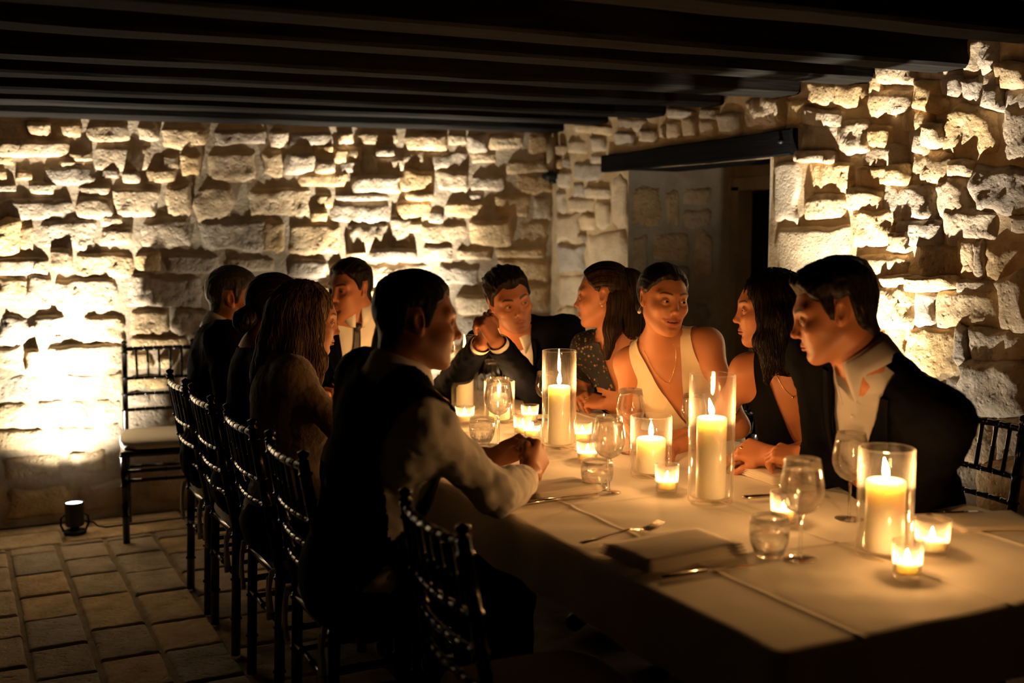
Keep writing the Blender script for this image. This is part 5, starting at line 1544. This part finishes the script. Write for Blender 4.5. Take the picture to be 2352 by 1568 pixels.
def necklace(P, m, half, drop, bead_mat, extra=0.0, onto=None):
    bv = bvh_of(P.body, P.org); pts = []
    for i in range(25):
        u = -1 + 2 * i / 24; s_ = half * math.sin(u * math.pi / 2); t_ = -.005 + drop * (1 - abs(u) ** 1.3)
        p = P.N - P.org + P.lat * s_ - P.up * t_ + P.fr * .4
        hit = bv.ray_cast(Vector(p), Vector(-P.fr))
        if hit[0] is not None: pts.append(np.array(hit[0]) + np.array(hit[1]) * .0025)
    if len(pts) < 5: return
    ch = MB().tube(pts, .0008, 5).obj('necklace', m, P.root)
    lo = min(pts, key=lambda p: p[2])
    mid = pts[len(pts) // 2]
    k = 0
    while k * .02 <= extra:
        q = mid - P.up * k * .021 + P.fr * .004; bead(P, q + P.org, .0036 if k * .02 + .02 > extra else .0022, bead_mat, 'pendant', ch); k += 1

# ------------------------------------------------------------------ the guests
CURL = (48, 62, 30); LOOSE = (22, 30, 16)
def clasp(ctr, fx, sx, upv, half=.020, shift=.010, c=(58, 72, 34)):
    """two interlaced hands: fx fingers' direction, sx from the left hand towards the right hand's side"""
    ctr = np.array(ctr, float); fx = nrm(fx); sx = nrm(np.array(sx) - fx * np.dot(sx, fx)); u = nrm(np.cross(fx, sx))
    return ctr, fx, sx, u

def hairline(P, dx=0.0):
    def k(C):
        q = (C - P.c) @ P.M / P.s
        x0 = np.interp(q[:, 2], [-.2, -.06, -.03, .0, .025, .045, .062, .074, .082, .1], [.0, .0, .0, .014, .030, .042, .054, .064, .078, .3]) + dx
        return x0 - q[:, 0]
    return k
def man_vest():
    P = person('m1', 'man in dark vest and white shirt, back towards us, hands clasped on the table', (1.072, 2.695, 1.261), 104, 4, 0, 1.04, 'm', (.93, 2.80, .57), (1.0, .05),
        {-1: dict(e=(1.205, 2.50, .835), w=(1.385, 2.66, .835), h=dict(x=(.62, .55, .55), z=(.45, -.80, .15), c=(62, 74, 40), t=(60, 40))),
          1: dict(e=(1.21, 3.04, .83), w=(1.37, 2.865, .845), h=dict(x=(.80, -.38, .38), z=(.25, .75, .45), c=(60, 72, 40), t=(60, 40)))},
        dict(skin=(0.376, 0.150, 0.068), beard=.45, beardcol=(.12, .075, .05), sw=1.06, gaze=(1, .0, -.05), N=(-.01, 0, 0)))
    sh = P.tor + P.arm
    keep = lambda C: sleeves(P, C, .075, .15)
    garment(P, 'shirt', sh, .011, M_shirt, .0085, keep, .011, 4, 13)
    def kv(C):
        s_, t_, d = tf(P, C); return np.minimum(np.minimum(.215 - .045 * sm(.03, .13, t_) - np.abs(s_), vee(s_, t_, d, .06, .3)), np.maximum(t_ + .012, np.abs(s_) - .075))
    garment(P, 'vest', P.tor, .020, M_suit, .009, kv, .003, 8)
    collar(P, M_shirt, .068, 26, .052, .03)
    for sd in (1, -1):
        cuff(P, sd, M_shirt, .046, .040, .070, 'rolled_cuff', 1.03); cuff(P, sd, M_shirt, .049, .022, .088, 'rolled_cuff', 1.02)
    cuff(P, 1, M_black, .0315, .022, .012, 'watch_strap', 1.0)
    trousers(P); short_hair(P, M_hair_dark, .013, .006, .062, .35, 1, -.020, -.080, .014)
    return P
def woman_lace():
    P = person('w1', 'woman with long wavy dark blond hair in a tan lace top, in profile', (1.047, 3.600, 1.203), 101, 9, 0, 1.0, 'f', (.93, 3.50, .57), (1.0, -.05),
        {-1: dict(e=(1.10, 3.30, .82), w=(1.30, 3.36, .80)), 1: dict(e=(1.12, 3.70, .82), w=(1.32, 3.58, .80))},
        dict(skin=(0.481, 0.206, 0.098), lip=(.32, .075, .05), gaze=(1, 0, -.15), N=(-.03, 0, 0)))
    sh = P.tor + P.arm
    garment(P, 'lace_top', sh, .006, M_lace, .0075, lambda C: np.maximum(tf(P, C)[1] - .012, np.abs(tf(P, C)[0]) - .10), .003, 3, 40)
    trousers(P, M_blackdress)
    f = Field(); T = P.T; s = P.s
    f.ell(T(-.020, 0, .036), np.array([.098, .087, .088]) * s, P.M, .03)
    f.cone(T(-.05, .0, -.01), T(-.085, 0, -.20), .088, .072, .05)
    for y in (-1, 1):
        f.cone(T(.030, y * .060, .060), T(.026, y * .074, -.03), .024, .024, .03)
        f.cone(T(.026, y * .074, -.03), T(.046, y * .086, -.13), .024, .028, .03)
        f.cone(T(.046, y * .086, -.13), T(.050, y * .080, -.245), .030, .018, .03)
        f.cone(T(-.02, y * .078, -.04), T(-.03, y * .10, -.24), .034, .030, .04)
    hair_mass(P, M_hair_blond, f, .0042, .0050, 7, (95, 95, 22), 360, 19, sr=.0013, wav=.010)
def woman_bun():
    P = person('w2', 'woman with a low dark bun and black top, half hidden on the left', (1.076, 4.091, 1.205), 116, 4, 0, 1.0, 'f', (.95, 4.04, .57), (1.0, .0),
        {-1: dict(e=(1.12, 3.86, .82), w=(1.33, 3.94, .80)), 1: dict(e=(1.12, 4.26, .82), w=(1.34, 4.16, .80))}, dict(N=(-.02, 0, 0)))
    garment(P, 'top', P.tor + P.arm, .007, M_blackdress, .009, lambda C: tf(P, C)[1], .003, 3)
    trousers(P, M_blackdress)
    f = Field(); T = P.T
    short_hair(P, M_hair_black, .014, .010, .068, .3, 17, female=True, nape=-.070, recede=-.004)
    f.cone(T(-.075, 0, -.02), T(-.10, 0, -.045), .045, .035, .03)
    f.ell(T(-.118, .0, -.050), np.array([.036, .048, .042]), P.M, .015)
    hair_mass(P, M_hair_black, f, .0042, .004, 9, (95, 95, 8), 60, 8, name='hair_bun')
def man_far():
    P = person('m2', 'bearded man in black jacket and white collar, farthest down the left side', (1.059, 4.684, 1.203), 97, 3, 0, 1.07, 'm', (.94, 4.55, .57), (1.0, -.12),
        {-1: dict(e=(.93, 4.24, .80), w=(1.22, 4.36, .81)), 1: dict(e=(1.15, 4.86, .82), w=(1.36, 4.74, .81))},
        dict(skin=(0.421, 0.164, 0.076), beard=.75, beardcol=(.26, .22, .18), N=(-.02, .0, 0), sw=1.05))
    garment(P, 'shirt', P.tor, .007, M_shirt, .010, None, .002)
    jacket(P, M_suit); collar(P, M_shirt, .072, 36, .062, .06, lift=.034); trousers(P)
    short_hair(P, M_hair_grey, .014, .007, .060, .4, 3, -.02, -.082, .016)
def man_tie():
    P = person('m3', 'man in dark suit, white shirt and tie at the far table end', (1.540, 4.649, 1.233), -34, 3, 0, 1.02, 'm', (1.55, 4.93, .57), (-.10, -1.0),
        {-1: dict(e=(1.28, 4.72, .80), w=(1.42, 4.52, .80), h=dict(x=(.8, -.5, 0), z=(0, 0, 1), c=LOOSE)), 1: dict(e=(1.84, 4.74, .82), w=(1.66, 4.50, .80), h=dict(x=(-.8, -.5, 0), z=(0, 0, 1), c=LOOSE))},
        dict(skin=(0.451, 0.179, 0.085), gaze=(1, .12, -.02), N=(.0, .0, .055), beard=.15))
    sh = garment(P, 'shirt', P.tor, .008, M_shirt, .009, None, .002)
    jacket(P, M_suit, .092, .40); collar(P, M_shirt, .064, 9, .046, .045, lift=.012)
    g = np.zeros((14, 4, 2))
    for i, t in enumerate(np.linspace(.035, .42, 14)):
        w_ = .013 + .020 * (i / 13)
        for j in range(4): g[i, j] = (-w_ + 2 * w_ * j / 3, t)
    drape(P, 'necktie', sh, g, M_tie, .006, .003)
    k = P.N + P.fr * .098 - P.up * .032
    mb = MB().lathe([(0, -.020), (.010, -.019), (.018, .008), (.016, .016), (0, .017)], 12); Bm = np.stack([P.lat, P.fr, P.up], 1)
    bv = bvh_of(sh, P.org); hit = bv.ray_cast(Vector(P.N - P.org - P.up * .030 + P.fr * .4), Vector(-P.fr)); kp = np.array(hit[0]) + P.fr * .010 if hit[0] is not None else k - P.org
    mk('tie_knot', (Bm @ np.array(mb.V).T).T + kp, mb.F, M_tie, P.root)
    trousers(P); short_hair(P, M_hair_dark, .018, .009, .064, .4, 5, -.01, -.08, .012)
def man_lean():
    P = person('m4', 'man in a navy blazer leaning in with hands clasped before his chin', (2.040, 4.116, 1.203), 20, 9, 15, 1.07, 'm', (2.50, 4.50, .58), (-.75, -.66),
        {-1: dict(e=(1.86, 4.36, .81), w=(1.817, 3.906, 1.053), h=dict(x=(.05, -.10, .9), z=(-.55, .1, .25), c=(60, 70, 30), t=(5, 5))),
          1: dict(e=(2.10, 3.95, .81), w=(1.824, 3.782, 1.070), h=dict(x=(-.42, .28, .85), z=(.45, -.75, .30), c=(60, 70, 30), t=(5, 5)))},
        dict(skin=(0.466, 0.185, 0.089), beard=.38, beardcol=(.20, .12, .08), gaze=(1, .34, .02), smile=.0005, N=(.05, .05, .0), tilt=.14, sw=1.04, shL=(0, 0, .02), iris=(.05, .04, .03)))
    garment(P, 'shirt', P.tor, .008, M_shirt, .009, None, .002)
    ja = jacket(P, M_navy, .074, .30); collar(P, M_shirt, .066, 30, .045, .05)
    for sd in (1, -1): cuff(P, sd, M_shirt, .040, .055, -.002, 'shirt_cuff', 1.06)
    g = np.zeros((5, 4, 2))
    for i in range(5):
        for j in range(4): g[i, j] = (.085 + .05 * i / 4, .155 + .012 * j / 3 - .010 * i / 4)
    drape(P, 'pocket_square', ja, g, M_red, .006, .002)
    trousers(P); short_hair(P, M_hair_dark, .022, .010, .062, .4, 6, -.012, -.08, .012, .004)
def woman_floral():
    P = person('w3', 'woman in a dark floral dress with half tied brown hair, facing left', (2.226, 3.690, 1.240), -101, 3, 0, 1.01, 'f', (2.56, 3.80, .57), (-.80, -.60),
        {-1: dict(e=(2.38, 4.08, .83), w=(2.27, 3.96, .82), h=dict(x=(-.35, -.85, .02), z=(-.45, .1, .9), c=(35, 45, 20))),
          1: dict(e=(2.44, 3.58, .83), w=(2.26, 3.72, .82), h=dict(x=(-.25, .9, .03), z=(-.45, -.25, .8), c=(38, 48, 22)))},
        dict(skin=(0.481, 0.195, 0.091), gaze=(1, 0, 0), N=(.03, 0, 0), lip=(.33, .08, .055)))
    def keep(C):
        s_, t_, d = tf(P, C); return np.minimum(np.minimum(vee(s_, t_, d, .064, .25, -.01), np.maximum(t_, np.abs(s_) - .085)), sleeves(P, C, .06))
    garment(P, 'floral_dress', P.tor + P.arm, .009, M_floral, .0075, keep, .006, 5); trousers(P, M_floral)
    f = Field(); T = P.T; s = P.s
    short_hair(P, M_hair_brown, .014, .009, .070, .3, 19, female=True, nape=-.070, recede=-.004)
    f.cone(T(-.050, 0, .060), T(-.108, 0, .072), .048, .024, .03)
    f.ell(T(-.128, 0, .066), np.array([.022, .026, .022]) * s, P.M, .012)
    f.cone(T(-.075, .0, .02), T(-.105, 0, -.12), .062, .052, .04)
    for y in (-1, 1):
        f.cone(T(-.050, y * .062, -.005), T(-.036, y * .066, -.12), .026, .026, .03)
        f.cone(T(-.036, y * .066, -.12), T(-.012, y * .060, -.225), .027, .012, .03)
    hair_mass(P, M_hair_brown, f, .004, .0035, 12, (95, 95, 8), 320, 16, None, sr=.0011, start=lambda q: q[2] > -.08, name='long_hair')
    cl = bead(P, T(-.130, 0, .074), .014, M_black, 'hair_clip')
    for y in (-1, 1): bead(P, T(-.004, y * .082, -.034), .004, M_pearl, 'earring')
    bead(P, P.wr[1] + np.array([-.045, .075, .012]), .004, M_gold, 'ring')
def woman_cream():
    P = person('w4', 'smiling woman in a cream dress with pearl earrings, dark hair tied back', (2.148, 3.169, 1.257), 19, 2, -4, .99, 'f', (2.54, 3.33, .57), (-.72, -.70),
        {-1: dict(e=(2.15, 3.38, .835), w=(2.06, 3.20, .80), h=dict(x=(.6, -.8, 0), z=(0, 0, 1), c=LOOSE)), 1: dict(e=(2.34, 3.00, .835), w=(2.17, 3.10, .80), h=dict(x=(-.9, .4, 0), z=(0, 0, 1), c=LOOSE))},
        dict(skin=(0.496, 0.203, 0.091), gaze=(1, .40, -.04), open=.0055, smile=.006, lip=(.34, .075, .05), N=(.045, .04, .0), tilt=.05, eye=.0036, iris=(.04, .02, .01)))
    def keep(C):
        s_, t_, d = tf(P, C)
        return np.minimum(np.minimum(vee(s_, t_, d, .076, .27, -.03), .116 + .07 * sm(.08, .2, t_) - np.abs(s_)), np.maximum(t_, np.abs(s_) - .07))
    garment(P, 'cream_dress', P.tor, .007, M_cream, .0065, keep, .003, 5); trousers(P, M_cream)
    f = Field(); T = P.T; s = P.s
    short_hair(P, M_hair_dark, .012, .009, .068, .15, 15, female=True, nape=-.062, recede=-.004)
    f.ell(T(-.108, .0, -.03), np.array([.032, .045, .04]) * s, P.M, .02)
    f.cone(T(-.07, 0, -.01), T(-.10, 0, -.03), .04, .03, .02)
    hair_mass(P, M_hair_dark, f, .0036, .003, 15, (95, 95, 5), 40, 6, name='hair_knot')
    for y in (-1, 1):
        e = MB().tube([T(-.002, y * .083, -.028) - P.org, T(-.002, y * .085, -.040) - P.org], .0009, 5).obj('earring', M_gold, P.root)
        bead(P, T(-.002, y * .085, -.047), .0062, M_pearl, 'pearl', e)
    necklace(P, M_gold, .055, .115, M_gold, .045)
def woman_black():
    P = person('w5', 'woman in a black dress with shoulder length wavy dark hair, facing left', (2.269, 2.771, 1.251), -93, 4, 0, 1.0, 'f', (2.62, 2.92, .57), (-.74, -.68),
        {-1: dict(e=(2.24, 3.02, .82), w=(2.04, 2.96, .795), h=dict(x=(-.8, -.3, 0), z=(0, 0, 1), c=LOOSE)), 1: dict(e=(2.40, 2.62, .82), w=(2.20, 2.72, .795), h=dict(x=(-.9, .2, 0), z=(0, 0, 1), c=LOOSE))},
        dict(skin=(0.466, 0.185, 0.083), gaze=(1, 0, 0), N=(.045, -.01, .0), lip=(.32, .075, .05)))
    def keep(C):
        s_, t_, d = tf(P, C)
        return np.minimum(np.minimum(vee(s_, t_, d, .088, .29, -.03), .116 + .07 * sm(.08, .2, t_) - np.abs(s_)), np.maximum(t_, np.abs(s_) - .08))
    garment(P, 'black_dress', P.tor, .007, M_blackdress, .0065, keep, .003, 5); trousers(P, M_blackdress)
    f = Field(); T = P.T
    f.ell(T(-.018, 0, .036), np.array([.097, .086, .086]), P.M, .03)
    f.cone(T(-.055, .0, -.01), T(-.080, 0, -.14), .082, .070, .05)
    for y in (-1, 1):
        f.cone(T(.030, y * .058, .055), T(.014, y * .074, -.02), .022, .026, .03)
        f.cone(T(.014, y * .074, -.02), T(.030, y * .080, -.095), .028, .026, .03)
        f.cone(T(.030, y * .080, -.095), T(.012, y * .086, -.150), .027, .024, .03)
        f.cone(T(.012, y * .086, -.150), T(.030, y * .076, -.215), .024, .010, .03)
        f.cone(T(-.025, y * .080, -.03), T(-.035, y * .088, -.18), .034, .022, .04)
    hair_mass(P, M_hair_dark, f, .004, .0050, 21, (95, 95, 22), 360, 17, sr=.0013, wav=.011)
    necklace(P, M_gold, .055, .095, M_gold, .0)
def man_right():
    P = person('m5', 'man in black suit and open grey shirt leaning on the table at right', (2.028, 2.221, 1.283), -98, 15, 0, 1.03, 'm', (2.50, 2.34, .60), (-.93, .12),
        {-1: dict(e=(2.20, 2.42, .83), w=(2.165, 2.62, .825), h=dict(x=(-.30, .6, .06), z=(-.55, -.45, .8), c=(45, 55, 25), t=(10, 10))),
          1: dict(e=(2.22, 2.10, .83), w=(2.17, 2.47, .84), h=dict(x=(-.45, .85, .10), z=(-.25, -.30, .9), c=(40, 55, 25), t=(10, 15)))},
        dict(skin=(0.451, 0.177, 0.081), beard=.22, beardcol=(.22, .13, .08), gaze=(1, .1, -.1), N=(.02, -.03, -.01), sw=1.12))
    sh = garment(P, 'shirt', P.tor, .008, M_greyshirt, .009, None, .003)
    jacket(P, M_suit, .085, .42); collar(P, M_greyshirt, .068, 20, .060, .06, lift=.022); trousers(P)
    bv = bvh_of(sh, P.org)
    for t in (.075, .155, .235, .31):
        hit = bv.ray_cast(Vector(P.N - P.org - P.up * t + P.fr * .4), Vector(-P.fr))
        if hit[0] is not None: bead(P, np.array(hit[0]) + P.fr * .001 + P.org, .005, M_button, 'button')
    short_hair(P, M_hair_dark, .024, .010, .060, .4, 8, -.022, -.088, .010, .008)
    bead(P, P.wr[-1] + np.array([-.05, .075, .012]), .005, M_gold, 'ring')
for fn in (man_vest, woman_lace, woman_bun, man_far, man_tie, man_lean, woman_floral, woman_cream, woman_black, man_right):
    fn()
